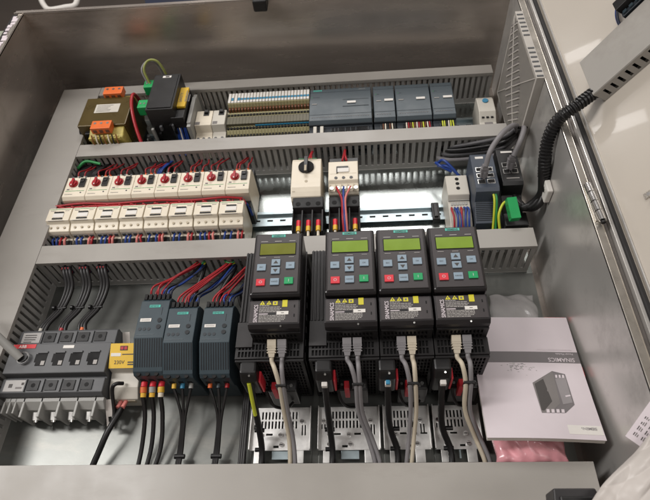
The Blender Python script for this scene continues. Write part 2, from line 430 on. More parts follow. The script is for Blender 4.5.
# terminal strip and blue wire beside it on the door
t = thing('terminal_strip', DM @ Vector((u0 + 115, v0 + 120, 0)), 'dark grey terminal strip at the upper right corner above the door duct', 'terminal')
a = DD @ U(622, 2, z=330); a2=DD @ U(633,18,z=330)
q0 = on(DM, 617, 6, 26); uu = q0.x; vv = v0 + wd + 6
m = M(); m.x = DM; m.box(uu, uu + 130, vv, vv + 34, 0, 26, 'slate_dark'); m.box(uu, uu + 130, vv+8, vv + 26, 26, 38, 'black'); obj('housing', m, t, bevel=1)
m = M(); m.x = DM
for i in range(12): m.box(uu + 4 + i * 10.5, uu + 10 + i * 10.5, vv + 2, vv + 7, 26, 29, 'psu'); m.box(uu + 5 + i * 10.5, uu + 9 + i * 10.5, vv + 27, vv + 32, 26, 29.5, 'bluemark')
obj('clamp_row', m, t)
dw = lambda u, v, w: DM @ Vector((u, v, w))
for k in range(2):
    pts = [on(DM, a_ + k * 3, b_ + k * 2, 10) for a_, b_ in [(628, 24), (624, 29.5), (617.5, 22), (615.5, 10), (620, -8)]]
    wire('blue_wire', [dw(p.x, p.y, 8 + k * 5) for p in pts], 2.2, ['wire_blue', 'navy'][k], ['blue', 'darker navy'][k] + ' wire looping beside the terminal strip on the open door', 'wire')

# ------------------------------------------------------------------ DIN rails
def din(x0, x1, y, label):
    m = M(); m.prism([(y - 17.5, 1.5 + 6), (y - 13, 7.5), (y - 13, 1), (y + 13, 1), (y + 13, 7.5), (y + 17.5, 7.5), (y + 17.5, 9), (y + 11.5, 9), (y + 11.5, 2.5), (y - 11.5, 2.5), (y - 11.5, 9), (y - 17.5, 9)], x0, x1, 'rail')
    k = x0 + 10
    while k < x1 - 10: m.box(k, k + 11, y - 2, y + 2, 2.5, 2.7, 'blackmat'); k += 25
    tag(obj('din_rail', m), label, 'rail', 'steel mounting rails')
din(-150, 690, 545, 'steel rail under the controller, bare beside the small white relay at the far right')
din(-165, 610, 306, 'steel rail of the middle row, bare between single contactor and grey relay')
din(-165, 218, 22, 'steel rail under the isolator and the three teal grey power units')
m = M().box(538, 552, 286, 326, 0, 14, 'black').box(541, 549, 290, 322, 14, 17, 'black')
tag(obj('end_stop', m, bevel=1.2), 'black end clamp on the bare rail, left of the grey relay', 'end clamp')

# ------------------------------------------------------------------ row 1, far
t = thing('transformer', (-120, 530, 0), 'control transformer with dark core, coil and orange terminals at the far left', 'transformer')
m = M().box(-172, -70, 492, 578, 20, 104, 'olive'); obj('core', m, t, bevel=1.5)
m = M().box(-171, -71, 500, 570, 0, 20, 'black').box(-160, -140, 484, 492, 30, 90, 'black'); obj('foot', m, t, bevel=1)
m = M().prism([(484, 22), (493, 22), (493, 98), (488, 98), (468, 92), (468, 24)], -146, -74, 'coil'); m.prism([(577, 22), (596, 30), (596, 92), (577, 98)], -142, -76, 'coil')
objs('coil', m, t, bevel=2)
for k, (yy, z0) in enumerate([(486, 98), (592, 98)]):
    m = M().box(-136, -95, yy - 13, yy + 10, z0, z0 + 15, 'orange')
    for i in range(3):
        m.box(-132.5 + i * 13, -124 + i * 13, yy - 13.4, yy - 8, z0 + 2, z0 + 11, 'wire_brown'); m.cyl((-128.5 + i * 13, yy + 2, z0 + 14), (-128.5 + i * 13, yy + 2, z0 + 15.4), 3, 'screw', 8)
    obj('terminal_block', m, t, bevel=1)
m = M()
for i in range(7): m.tube([(-138 + i * 8.5, 470, 98), (-137 + i * 8.5, 462, 84), (-135 + i * 8.5, 466, 60)], 1.5, ['copper', 'cream', 'wire_black'][i % 3])
m.box(-146,-80,466,472,86,92,'coil')
objs('lead_wire', m, t)
m = M(); m.box(-146, -94, 530, 556, 104.1, 104.7, 'offwhite')
for i in range(5): m.box(-142, -142 + random.uniform(24, 40), 551 - i * 4.4, 552.4 - i * 4.4, 104.7, 104.9, 'print_mid')
obj('rating_label', m, t)
wire('red_cable', [(-68, 596, 60), (-66, 574, 112), (-64, 540, 112), (-55, 500, 90), (-40, 462, 60), (-30, 440, 20)], 3.6, 'wire_red', 'thick red cable curving down beside the transformer', 'cable')
wire('black_cable', [(-165, 510, 100), (-175, 500, 80), (-172, 480, 40), (-160, 462, 20)], 5, 'wire_black', 'black cable at the left of the transformer', 'cable')

t = thing('power_supply', (0, 560, 0), 'tall black power supply with green plugs, between transformer and yellow relay', 'power supply')
m = M().box(-22, 34, 502, 612, 8, 128, 'black'); m.box(-18, 30, 506, 608, 128, 130, 'black')
for i in range(12): m.box(-22.8, -22, 512 + i * 8, 515 + i * 8, 20, 90, 'blackmat')
obj('housing', m, t, bevel=2)
m = M().box(-2, 16, 598, 604, 130, 130.6, 'white'); m.box(4, 12, 598.8, 603, 130.6, 130.7, 'print_dark'); obj('nameplate', m, t)
for yy, z0 in ((592, 92), (528, 92)):
    m = M().box(-50, -23, yy, yy + 24, z0, z0 + 22, 'green_plug')
    for i in range(3): m.cyl((-44 + i * 8, yy + 12, z0 + 22), (-44 + i * 8, yy + 12, z0 + 22.6), 2.4, 'screw', 8)
    obj('plug', m, t, bevel=1.5)
m = M()
for i in range(14): a = random.uniform(-48, 28); m.box(a, a + 5, 496, 502, 20 + random.uniform(0, 70), 28 + random.uniform(0, 70), random.choice(['slate_dark', 'black', 'lightgrey', 'black','switch']))
obj('terminals', m, t)
wire('earth_wire', [(-38, 606, 112), (-44, 618, 138), (-34, 632, 150), (-16, 634, 146), (-6, 630, 120), (-4, 626, 80)], 2.6, 'pe_dull', 'green and yellow earth wire arching over the black power supply', 'wire')
wire('white_wire', [(-42, 606, 112), (-50, 620, 136), (-40, 638, 144), (-22, 638, 140), (-14, 634, 110)], 2.2, 'cable_grey', 'pale wire arching beside the earth wire over the power supply', 'wire')

t = thing('safety_relay', (37, 555, 0), 'slim relay with bright yellow front, right of the black power supply', 'relay')
m = M().box(24, 50, 500, 590, 5, 106, 'black'); obj('housing', m, t, bevel=1)
m = M().box(23, 51, 527, 587, 106, 112, 'yellow'); obj('front', m, t, bevel=1.2)
m = M(); m.x = frame((42, 536, 112.1), (0, 1, 0), (-1, 0, 0)); m.text('SAFETY', 4, 0, 9, 'print_mid')
for i in range(3): m.box(5, 40 - i * 7, -8 - i*4, -6.5 - i*4, 0, .2, 'print_mid')
obj('lettering', m, t)
for i in range(6):
    x = 27 + i * 4
    wire('blue_wire', [(x, 512, 98), (x + random.uniform(-2, 2), 502, 80), (x, 490, 40), (x, 468, 30)], 1.7, 'wire_blue' if i != 2 else 'white', 'blue wire hanging below the yellow fronted relay' if i != 2 else 'white wire between the blue ones below the yellow relay', 'wire', 'wires under the yellow relay' if i != 2 else None)
t = tag(obj('end_bracket', M().box(53, 61, 492, 592, 0, 88, 'lightgrey').box(53, 61, 500, 580, 88, 92, 'lightgrey'), bevel=1), 'thin light grey end plate between yellow relay and cream breaker', 'end plate')

def mcb(x0, x1, poles, label, light):
    t = thing('circuit_breaker', ((x0 + x1) / 2, 530, 0), label, 'breaker', 'small circuit breakers beside the terminal blocks')
    m = M(); m.prism([(482, 4), (572, 4), (572, 50), (556, 52), (556, 72), (512, 72), (508, 54), (482, 50)], x0, x1, light); obj('housing', m, t, bevel=1)
    m = M()
    w = (x1 - x0) / poles
    for i in range(poles):
        cx = x0 + w * (i + .5); m.cyl((cx, 493, 50.6), (cx, 493, 53), 2.8, 'switch', 10); m.box(cx - 5, cx + 5, 514, 522, 72, 72.4, 'print_mid') if i == 0 else None
    objs('clamp_screw', m, t)
    m = M(); cx = (x0 + x1) / 2 + 4; m.box(cx - 6, cx + 6, 540, 554, 72, 73, 'black').box(cx - 4, cx + 4, 546, 554, 72, 77, 'black'); obj('toggle', m, t, bevel=.8)
mcb(62, 97, 3, 'cream circuit breaker with black toggle, right of the yellow relay', 'cream')
mcb(98, 126, 2, 'narrower off white circuit breaker next to the terminal blocks', 'offwhite')

# rail terminals
N = 26; w = (303 - 128) / N
def terminal(x, label):
    t = thing('terminal_block', (x + w / 2, 545, 0), label, 'terminal', 'row of slim two tier rail terminals')
    m = M(); m.prism([(494, 4), (598, 4), (598, 78), (566, 78), (562, 62), (552, 62), (548, 68), (508, 56), (494, 40)], x + .3, x + w - .3, 'term_beige'); obj('housing', m, t)
    return t
for i in range(N):
    x = 128 + i * w
    lab = 'slim beige rail terminal with white and blue tag' if i > 3 else 'rail terminal with white tag and blue stud next to the off white breaker'
    t = terminal(x, lab); t['group'] = 'blue tagged rail terminals' if i > 3 else 'white tagged rail terminals'
    m = M(); m.box(x + .8, x + w - .8, 568, 597, 78, 80, 'white')
    if i > 3: m.box(x + .8, x + w - .8, 575, 581, 80, 80.4, 'bluemark')
    elif i % 2: m.box(x + 1, x + w - 1, 574, 582, 80, 81, 'bluemark')
    obj('tag', m, t)
    m = M(); m.box(x + 1.5, x + w - 1.5, 556, 564, 62, 70, 'wire_brown').box(x + 1, x + w - 1, 540, 545, 65.6, 68, 'blackmat').box(x + 1.6, x + w - 1.6, 497, 503, 44, 50, 'blackmat').box(x + 1.3, x + w - 1.3, 509, 514, 56, 60, 'blackmat')
    m.box(x + .2, x + w - .2, 517, 538, 59.5, 66, 'term_dark')
    if i > 8: m.box(x + .2, x + w - .2, 515, 519, 59, 61.5, 'bluemark')
    objs('clamp', m, t)
    if i % 2 == 0:
        wire('brown_wire', [(x + w / 2, 560, 66), (x + w / 2, 568, 60), (x + w / 2 + 1, 603, 40), (x + w / 2, 618, 40)], 1.3, 'wire_brown', 'thin brown wire leaving the rail terminals towards the far duct', 'wire', 'thin wires behind the rail terminals')

# controller and modules
def plc(x0, x1, label, cpu=False):
    t = thing('controller_module' if not cpu else 'controller', ((x0 + x1) / 2, 545, 0), label, 'controller', None if cpu else 'expansion modules of the controller')
    m = M(); m.prism([(500, 6), (600, 6), (600, 68), (597, 75), (566, 75), (508, 70), (500, 66), (500, 60), (486, 56), (486, 6)], x0, x1, 'slate_dark'); obj('housing', m, t, bevel=.6)
    m = M(); m.prism([(601, 62), (601, 72), (598, 76.5), (570, 76.5), (567, 75.8), (506, 73), (501, 67), (501, 60)], x0 + .6, x1 - .6, 'slate'); obj('front_cover', m, t, bevel=.8)
    m = M(); cx = x0 + (x1 - x0) * (.68 if cpu else .72)
    m.box(cx - 9, cx + 9, 551, 557, 75.8, 77.2, 'white'); m.box(x0 + 6, x0 + 16, 552, 554, 75.2, 76.2, 'print_grey')
    for q in range(3 if not cpu else 6): m.box(x0 + 5 + q * 3, x0 + 6.6 + q * 3, 572, 573.6, 76.3, 76.9, 'pe_green' if q == 0 else 'slate_dark')
    m.box(x0 + 1, x1 - 1, 588, 588.5, 76.2, 76.8, 'slate_dark'); m.box(x0 + 1, x1 - 1, 522, 522.5, 73.4, 74.2, 'slate_dark')
    for q in range(int((x1 - x0 - 10) / 5)): m.box(x0 + 6 + q * 5, x0 + 8.4 + q * 5, 514, 515.4, 73, 74, 'print_mid')
    if cpu:
        m.box(x0 + 8, x0 + 26, 592, 596, 76.5, 76.9, 'teal'); m.text('SIEMENS', x0 + 8.3, 592.6, 3.9, 'slate', w=77, sx=1.1)
        m.text('SIMATIC', x1 - 26, 592, 4, 'print_grey', w=76.8); m.box(x0 + 70, x1 - 6, 563, 563.6, 76.5, 76.7, 'slate_dark'); m.box(x0 + 70, x1 - 6, 543, 543.6, 75.2, 75.8, 'slate_dark')
    obj('markings', m, t)
    m = M(); n = int((x1 - x0 - 18) / 3.6)
    for i in range(n):
        x = x0 + 12 + i * 3.6
        if cpu and i < 9: continue
        m.box(x, x + 2.2, 485, 497, 55, 60.5, random.choice(['blackmat', 'blackmat', 'psu_dark']))
    obj('terminal_strip', m, t)
    return t
plc(303, 433, 'dark grey programmable controller, the widest of the four dark modules at the far row', True)
plc(437, 481, 'narrow dark expansion module directly right of the wide controller')
plc(483, 554, 'wider dark expansion module between the two narrow ones')
plc(556, 602, 'narrow dark expansion module at the right end, next to bare rail')
def thin_wires(xs, y0, z0, y1, z1, mts, r, label, group, mid=None):
    for i, x in enumerate(xs):
        dx = random.uniform(-2, 2)
        wire('wire', [(x, y0, z0), (x + dx * .4, (y0 + y1) / 2, max(z0, z1) * .75 + min(z0, z1) * .25), (x + dx, y1, z1)], r, mts[i % len(mts)], label, 'wire', group)
thin_wires([455 + i * 4.5 for i in range(6)], 498, 62, 462, 44, ['wire_brown', 'cream', 'wire_black'], 1.4, 'thin wire from the narrow module next to the wide controller', 'wires under the narrow controller module')
thin_wires([502 + i * 4.2 for i in range(12)], 498, 62, 462, 44, ['cream', 'wire_red', 'wire_brown', 'pe_yellow', 'wire_brown'], 1.4, 'thin coloured wire under the wider expansion module', 'wires under the wide expansion module')
thin_wires([574 + i * 4.2 for i in range(6)], 498, 62, 462, 44, ['pe_yellow', 'pe_yellow', 'wire_black', 'cream'], 1.4, 'thin yellow or black wire under the rightmost dark module', 'wires under the rightmost module')
for i, x in enumerate((312, 326)):
    m = M().box(x, x + 7, 474, 497, 56, 66, 'offwhite').box(x + 1, x + 6, 464, 474, 50, 62, 'offwhite')
    tag(obj('cable_plug', m, bevel=1), ['left', 'right'][i] + ' of the two pale plugs under the wide controller', 'plug', 'pale plugs under the controller')
t = thing('timer_relay', (666, 530, 0), 'small off white relay with blue dial at the far right of the top row', 'relay')
m = M().prism([(488, 4), (566, 4), (566, 58), (556, 62), (520, 62), (500, 50), (488, 48)], 650, 684, 'offwhite'); obj('housing', m, t, bevel=1.5)
obj('dial', M().cyl((667, 551, 62), (667, 551, 64), 6, 'bluemark'), t)
m = M()
for i in range(3): m.box(655 + i * 9, 660 + i * 9, 507, 511, 54, 56.5, 'blackmat')
m.box(660, 676, 492, 500, 49, 50.5, 'print_mid'); objs('clamp', m, t)

# ------------------------------------------------------------------ row 2
def motor_starter():
    t = thing('motor_breaker', (0, 330, 0), '', 'breaker', 'cream motor breakers with red knobs')
    P = lambda *a: a
    m = M().prism([(308, 5), (370, 5), (370, 70), (364, 88), (360, 92), (313, 92), (308, 86)], -22, 22, 'cream'); obj('housing', m, t, bevel=1)
    m = M().box(-21.5, 21.5, 295, 308, 5, 64, 'switch_dark').box(-22,22,370,385,8,66,'black'); objs('terminal_block', m, t, bevel=.6)
    m = M().cyl((-7, 344, 92), (-7, 344, 94), 8.6, 'red').cyl((-7, 344, 94), (-7, 344, 97), 7, 'wire_red', r1=6.4); m.box(-9.2, -4.8, 335, 353, 96, 99.5, 'wire_red').box(-8, -6, 335.2, 338, 99.5, 99.8, 'white'); obj('knob', m, t, bevel=.6)
    m = M().box(5, 16, 335, 356, 92, 95, 'black').box(7, 14, 346, 353, 95, 97, 'black'); obj('rocker', m, t, bevel=.6)
    m = M().box(-19, 18, 326, 327, 92, 92.2, 'pe_green').box(-18, -3, 317.5, 318.6, 92, 92.2, 'print_mid').box(5, 12, 357, 358.2, 92, 92.2, 'print_mid').box(-17, -12, 329, 332, 92, 92.3, 'print_mid').cyl((12, 322, 92), (12, 322, 92.4), 1.6, 'switch', 8)
    for i in range(3): m.cyl((-13 + i * 13, 361, 90.5), (-13 + i * 13, 361, 92), 2.4, 'switch', 8)
    obj('markings', m, t)
    return t
def contactor():
    t = thing('contactor', (0, 265, 0), '', 'contactor', 'cream contactors under the red knobs')
    m = M().prism([(226, 5), (292, 5), (292, 78), (290, 86), (287, 88), (260, 88), (257, 80), (243, 76), (241, 70), (240, 58), (226, 50)], -22, 22, 'cream'); obj('housing', m, t, bevel=1)
    m = M().box(-10, 10, 266.5, 276, 88, 89, 'white').box(-9, 9, 276, 279, 88, 90, 'black').box(-10, 10, 262, 264.8, 88, 89.5, 'black'); obj('indicator', m, t, bevel=.4)
    m = M()
    m.box(-18, -8, 281.5, 282.6, 88, 88.2, 'print_mid').box(10, 18, 281.5, 282.6, 88, 88.2, 'print_mid').box(-17, 12, 259, 259.9, 87.7, 88.2, 'print_grey')
    for i in range(3): m.cyl((-13 + i * 13, 250, 77), (-13 + i * 13, 250, 79.4), 2.3, 'cream_dark', 8)
    for i in range(4): m.box(-19 + i * 10.5, -13 + i * 10.5, 239.2, 241.4, 60, 67, 'switch')
    m.box(-20, 20, 285, 286, 88, 88.2, 'pe_green')
    objs('clamp', m, t)
    m = M().box(-21.5, 21.5, 222, 240, 4, 56, 'switch_dark')
    for i in range(3): m.box(-17 + i * 13, -9 + i * 13, 221.2, 222, 24, 46, 'blackmat')
    obj('lower_block', m, t, bevel=.6)
    return t
ms = motor_starter(); ct = contactor()
for i in range(8):
    x = -157.4 + 22.4 + i * 44.7; x2 = -175 + 22.4 + i * 46.2
    l1 = '%s cream motor breaker with red knob, counted from the left' % ORD[i]; l2 = '%s cream contactor from the left in the row under the red knobs' % ORD[i]
    if i == 7: l1 = 'rightmost cream motor breaker with red knob'; l2 = 'rightmost contactor of the cream row, beside bare rail'
    if i == 0:
        ms.location = Vector((x, 330, 0)) * S; ms['label'] = l1; ct.location = Vector((x2, 265, 0)) * S; ct['label'] = l2
    else:
        dup(ms, (x, 330, 0), l1); dup(ct, (x2, 265, 0), l2)
    nm = ORD[i] + ' red knob breaker'
    for k in range(2 + i % 2):
        xx = x - 12 + k * 11 + random.uniform(-3, 3)
        wire('red_wire', [(xx, 372, 80), (xx + random.uniform(-1, 3), 382, 84), (xx + random.uniform(1, 6), 402, 70), (xx + random.uniform(-3, 12), 434, 50)], 1.5, 'wire_dark_red', 'red wire rising from the %s towards the duct' % nm, 'wire', 'red wires above the %s' % nm)
        wire('ferrule', [(xx, 368, 76), (xx + .6, 374, 81)], 2.5, 'orange' if i % 2 else 'offwhite', 'small wire end sleeve on top of the %s' % nm, 'ferrule', 'wire end sleeves on the %s' % nm, sub=1)
    if i in (0, 3): 
        for k in range(3): wire('blue_wire', [(x + 8 + k * 3, 374, 70), (x + 12 + k * 3, 395, 70), (x + 22 + k * 2, 436, 50)], 1.8, 'wire_blue' if i else 'wire_black', 'blue wire bundle strand above the %s' % nm if i else 'black strand above the leftmost red knob breaker', 'wire', 'strands above the %s' % nm)
    for k in range(2):       # links between breaker and contactor
        xx = x2 - 12 + k * 24
        wire('red_wire', [(x - 8 + k * 16, 296, 72), (xx, 300, 78), (xx + 2, 296, 70), (xx + 2, 286, 74)], 1.8, 'wire_red', 'short red link wire above the %s contactor' % ORD[i], 'wire', 'link wires above the %s contactor' % ORD[i])
        wire('red_wire', [(xx + random.uniform(-4, 8), 306, 62), (xx + random.uniform(-2, 10), 301, 76), (xx + random.uniform(4, 12), 294, 72), (xx + random.uniform(2, 12), 286, 80)], 1.5, random.choice(['wire_dark_red', 'wire_red']), 'thin red strand dipping to the %s contactor' % ORD[i], 'wire', 'thin strands above the %s contactor' % ORD[i])
        wire('blue_wire', [(xx + 4, 302, 40), (xx + 8, 300, 66), (xx + 13, 296, 60), (xx + 16, 292, 40)], 2.2, 'wire_blue', 'short blue link wire above the %s contactor' % ORD[i], 'wire', 'blue links above the %s contactor' % ORD[i])
    for k, (dx, c, nmw) in enumerate([(-12, 'wire_blue', 'blue'), (-2, 'wire_blue', 'blue'), (11, 'wire_pink' if i % 2 else 'wire_pink', 'pink'), (18 if i % 2 else 5, 'wire_red', 'red')]):
        xx = x2 + dx + random.uniform(-1.5, 1.5)
        wire(nmw + '_wire', [(xx, 238, 62), (xx, 230, 64), (xx + random.uniform(-2, 2), 220, 56), (xx + random.uniform(-3, 3), 208, 40)], 2 if c != 'wire_pink' else 2.3, c, '%s wire below the %s contactor from the left' % (nmw, ORD[i]), 'wire', '%s wires below the %s contactor' % (nmw, ORD[i]))
# red busbar along the lower edge of the breakers, blue wire bundle
m = M().tube([(-172, 302, 78), (-120, 305, 80), (-60, 303, 78), (20, 305, 80), (90, 303, 78), (150, 305, 80), (186, 304, 76)], 2.2, 'wire_red').tube([(-172, 299, 74), (-90, 301, 76), (0, 299, 74), (80, 301, 75), (120, 300, 66)], 1.8, 'red')
tag(obj('red_loom', m), 'red wire loom running between the red knob breakers and the contactors', 'wire')
wire('blue_loom', [(-150, 299, 66), (-100, 297, 70), (-40, 300, 66), (20, 297, 69), (60, 299, 66), (120, 297, 70), (185, 300, 64)], 4, 'wire_blue', 'blue wire loom behind the red one, between breakers and contactors', 'wire')
m = M().box(-170, -120, 385, 425, 20, 60, 'black').tube([(-168, 415, 62), (-150, 425, 70), (-120, 420, 66)], 3, 'pe_green')
tag(obj('connector_block', m, bevel=2), 'dark connector above the leftmost red knob breaker', 'connector')
m = M().box(-22, 22, 390, 425, 20, 60, 'black'); tag(obj('connector_block', m, bevel=2), 'dark connector above the fourth red knob breaker', 'connector')

# large motor starter with black rotary knob
t = thing('motor_starter', (306, 300, 0), 'large cream motor starter with black rotary knob', 'motor starter')
m = M().prism([(286, 10), (384, 10), (384, 78), (380, 92), (372, 95), (308, 95), (300, 92), (292, 88), (288, 80)], 278, 333, 'cream'); obj('front', m, t, bevel=1.5)
m = M().cyl((305, 356, 95), (305, 356, 98), 14.5, 'blackmat', 24).box(301.5, 308.5, 340, 376, 98, 105, 'black').box(303, 307, 338, 352, 106, 107, 'cream_dark'); obj('knob', m, t, bevel=.8)
m = M().box(290, 324, 378, 379, 95.1, 95.3, 'pe_green').cyl((306, 322, 95), (306, 322, 95.4), 3, 'cream_dark', 10).box(281, 286, 300, 308, 92, 92.6, 'cream_dark')
for i in range(3): m.cyl((288 + i * 18, 382, 84), (288 + i * 18, 384.5, 86), 4, 'switch')
obj('markings', m, t)
m = M().prism([(216, 5), (292, 5), (292, 86), (268, 86), (264, 72), (222, 64), (216, 58)], 282, 337, 'switch_dark')
for i in range(4): m.box([282, 298, 316, 334][i], [284, 301, 319, 337][i], 218, 266, 60, 82, 'vfd_ext')
for i in range(3): m.cyl((292 + i * 18, 276, 86), (292 + i * 18, 276, 86.4), 4.5, 'blackmat')
obj('lower_block', m, t, bevel=1)
m = M().box(284, 296, 384, 400, 30, 70, 'black').box(300,330,384,398,20,72,'black'); obj('top_terminals', m, t, bevel=1)

t = thing('motor_contactor', (374, 300, 0), 'single cream contactor on a black block, right of the black rotary knob', 'contactor')
m = M().prism([(305, 10), (376, 10), (376, 78), (372, 90), (326, 90), (322, 84), (308, 80), (305, 74)], 346, 401, 'cream'); obj('housing', m, t, bevel=1.4)
m = M().box(362, 384, 344, 354, 90, 92, 'white').box(363, 383, 354, 358, 90, 92.5, 'black').box(361, 363, 342, 358, 90, 92, 'black').box(349, 398, 341, 341.7, 90, 90.2, 'cream_dark'); obj('indicator', m, t, bevel=.4)
m = M()
for i in range(3): m.cyl((360 + i * 14, 331, 90), (360 + i * 14, 331, 91), 3, 'switch', 10)
for i in range(5): m.cyl((352 + i * 11, 313, 81), (352 + i * 11, 313, 83.2), 3.4, 'screw', 10); m.box(347.5+i*11,348.5+i*11,306,320,80,86,'cream_dark')
objs('clamp', m, t)
m = M().prism([(216, 5), (305, 5), (305, 70), (290, 84), (268, 84), (264, 70), (222, 64), (216, 58)], 347, 402, 'switch_dark')
for i in range(4): m.box([347, 364, 382, 400][i], [349, 367, 385, 402][i], 218, 268, 60, 82, 'vfd_ext')
for i in range(3): m.cyl((357 + i * 18, 278, 84), (357 + i * 18, 278, 84.4), 4.5, 'blackmat')
obj('lower_block', m, t, bevel=1)
m = M().box(346, 402, 376, 398, 10, 72, 'black'); obj('top_terminals', m, t, bevel=1)
for j, (x0, nm) in enumerate([(293, 'the black knob starter'), (358, 'the single contactor')]):
    for i in range(3):
        x = x0 + i * 17.5
        tag(obj('ferrule', M().cyl((x, 246, 74), (x, 233, 74), 4.4, 'btn_red', 10).cyl((x, 233, 74), (x, 223, 74), 4.6, 'ferrule_yellow', 10).cyl((x, 223, 74), (x, 214, 72), 2.6, 'cream', 10)), '%s red and yellow wire sleeve below %s' % (ORD[i], nm), 'ferrule', 'wire sleeves below ' + nm)
        wire('black_wire', [(x, 216, 72), (x, 206, 66), (x, 196, 50)], 2.6, 'wire_black', 'black wire leaving a red sleeve below ' + nm, 'wire', 'black wires below ' + nm)
    for k in range(2):
        x = x0 + 14 + k * 8
        wire('red_wire', [(x, 376, 88), (x + (3 - 6 * k), 396, 84), (x + (4 - 7 * k), 432, 60)], 2.2, 'wire_red', 'red wire above ' + nm, 'wire', 'red wires above ' + nm)
for k, (x, c, n) in enumerate([(361, 'wire_pink', 'red'), (374, 'wire_blue', 'blue'), (386, 'wire_pink', 'pink')]):
    wire(n + '_wire', [(x, 312, 86), (x + (374 - x) * .2, 300, 92), (374 + (k - 1) * 3, 276, 94), (375 + (k - 1) * 3, 240, 90), (377 + (k - 1) * 3, 208, 70)], 2.2, c if k != 0 else 'wire_red', n + ' wire crossing down the front of the single contactor', 'wire')

# grey relay, switches
t = thing('interface_relay', (580, 290, 0), 'light grey narrow relay with three screws, left of the network switch', 'relay')
m = M().prism([(234, 5), (346, 5), (346, 62), (342, 70), (296, 70), (290, 60), (250, 56), (234, 50)], 561, 600, 'offwhite'); obj('housing', m, t, bevel=1.4)
m = M()
for i in range(3): m.cyl((581, 333 - i * 11, 70), (581, 333 - i * 11, 70.5), 3.5, 'blackmat', 12)
for i in range(6): m.box(566 + i * 5, 569.5 + i * 5, 280, 286, 58, 60.6, 'lightgrey')
m.box(562,599,288.5,289.5,60,63,'lightgrey')
objs('clamp', m, t)
for i in range(6):
    x = 566 + i * 5.5; c, n = [('wire_blue', 'blue'), ('wire_red', 'red')][i in (0, 3)]
    wire(n + '_wire', [(x, 274, 60), (x + random.uniform(-3, 3), 262, 68), (x + random.uniform(-3, 3), 244, 64), (x, 216, 40)], 1.9, c, n + ' wire below the light grey relay', 'wire', n + ' wires below the light grey relay')

def ports(m, x0, x1, y0, y1, z, n):
    h = (y1 - y0) / n
    for i in range(n):
        for k in range(2):
            xx = x0 + k * (x1 - x0) / 2
            m.box(xx + 1, xx + (x1 - x0) / 2 - 1.5, y0 + i * h + 2, y0 + (i + 1) * h - 2, z, z + .6, 'screw')
            m.box(xx + 2.3, xx + (x1 - x0) / 2 - 2.8, y0 + i * h + 3.4, y0 + (i + 1) * h - 3.4, z + .6, z + .8, 'blackmat')
t = thing('network_switch', (621, 295, 0), 'blue grey network switch with silver cable sockets', 'switch')
m = M().prism([(232, 5), (356, 5), (356, 108), (352, 110), (276, 110), (270, 106), (266, 84), (232, 66)], 602, 642, 'ethernet')
for i in range(11): m.x = Matrix.Identity(4); m.box(603, 641, 236 + i * 2.9, 237.4 + i * 2.9, 66, 67.5 + (i * 2.9 + 4) * .53, 'slate_dark')
obj('housing', m, t, bevel=1)
m = M(); ports(m, 606, 638, 282, 324, 110, 3); objs('socket', m, t)
m = M().box(610, 624, 343, 348, 110, 110.5, 'white'); obj('nameplate', m, t)
t = thing('network_switch', (668, 310, 0), 'black network device behind the green plug, nearest to the right wall', 'switch')
m = M().prism([(250, 5), (376, 5), (376, 98), (372, 100), (296, 100), (290, 96), (286, 74), (250, 56)], 652, 688, 'black'); obj('housing', m, t, bevel=1)
m = M(); ports(m, 656, 684, 312, 342, 100, 2); objs('socket', m, t)
m = M().box(660, 680, 364, 368, 100, 100.5, 'white').box(660, 682, 302, 304, 100, 100.5, 'print_grey'); obj('nameplate', m, t)
def rj(base, dirv, side, mt, L=24, wd=12, hg=9):
    m = M(); m.x = frame(base, side, dirv)
    m.box(-wd / 2, wd / 2, 0, 9, -hg / 2, hg / 2, mt); m.prism([(-wd / 2, 9), (wd / 2, 9), (wd * .3, L), (-wd * .3, L)], -hg * .45, hg * .45, mt, 'z')
    m.box(-2, 2, -1, 12, hg / 2, hg / 2 + 2, mt)
    for i in range(3): m.box(-wd / 2 - .3, wd / 2 + .3, 10 + i * 3.5, 11.6 + i * 3.5, -hg / 2 - .2, hg / 2 + .3, mt)
    m.x = Matrix.Identity(4)
    return m
p = (618, 300, 111)
tag(obj('network_cable', rj(p, (.1, .2, 1), (1, 0, 0), 'cable_grey').tube([(619, 303, 134), (626, 318, 158), (650, 350, 164), (680, 392, 140), (694, 412, 112), (696, 425, 70)], 4.6, 'cable_grey')), 'thick grey network cable plugged into the blue grey switch, arching up right', 'cable')
tag(obj('network_cable', rj((670, 326, 101), (.1, .3, 1), (1, 0, 0), 'cable_grey').tube([(672, 332, 124), (684, 352, 140), (698, 386, 136), (704, 410, 112), (702, 428, 70)], 4.6, 'cable_grey')), 'grey network cable plugged into the black device beside the wall', 'cable')
for i in range(4):
    wire('dark_cable', [(702, 424 - i * 3, 108 - i * 8), (676, 404 - i * 2, 104 - i * 12), (650, 414, 84 - i * 14), (600 - i * 10, 428, 60 - i * 12), (560, 445, 40)], 4 + (i % 2), ['cable_dark', 'wire_black', 'cable_dark', 'cable_grey'][i], 'dark cable sweeping from the right wall into the second duct' if i < 3 else 'lowest grey cable sweeping from the right wall into the second duct', 'cable', 'dark cables at the end of the second duct' if i < 3 else None)
tag(obj('cable_tie', M().tube([(694, 402, 124), (690, 414, 120), (700, 426, 108), (712, 416, 112), (708, 404, 122), (694, 402, 124)], 2.5, 'black')), 'black strap round the grey cables at the right end of the second duct', 'cable tie')
wire('blue_wire', [(556, 396, 50), (566, 388, 62), (590, 360, 50), (600, 352, 30)], 2.6, 'wire_blue', 'blue wire above the light grey relay', 'wire')
wire('blue_wire', [(556, 392, 44), (572, 378, 56), (598, 362, 40)], 2.6, 'wire_blue', 'second blue wire just below the other above the light grey relay', 'wire')
wire('blue_wire', [(552, 399, 46), (560, 386, 50), (580, 374, 46)], 3, 'wire_blue', 'short stub of blue wire coming out of the second duct', 'wire')
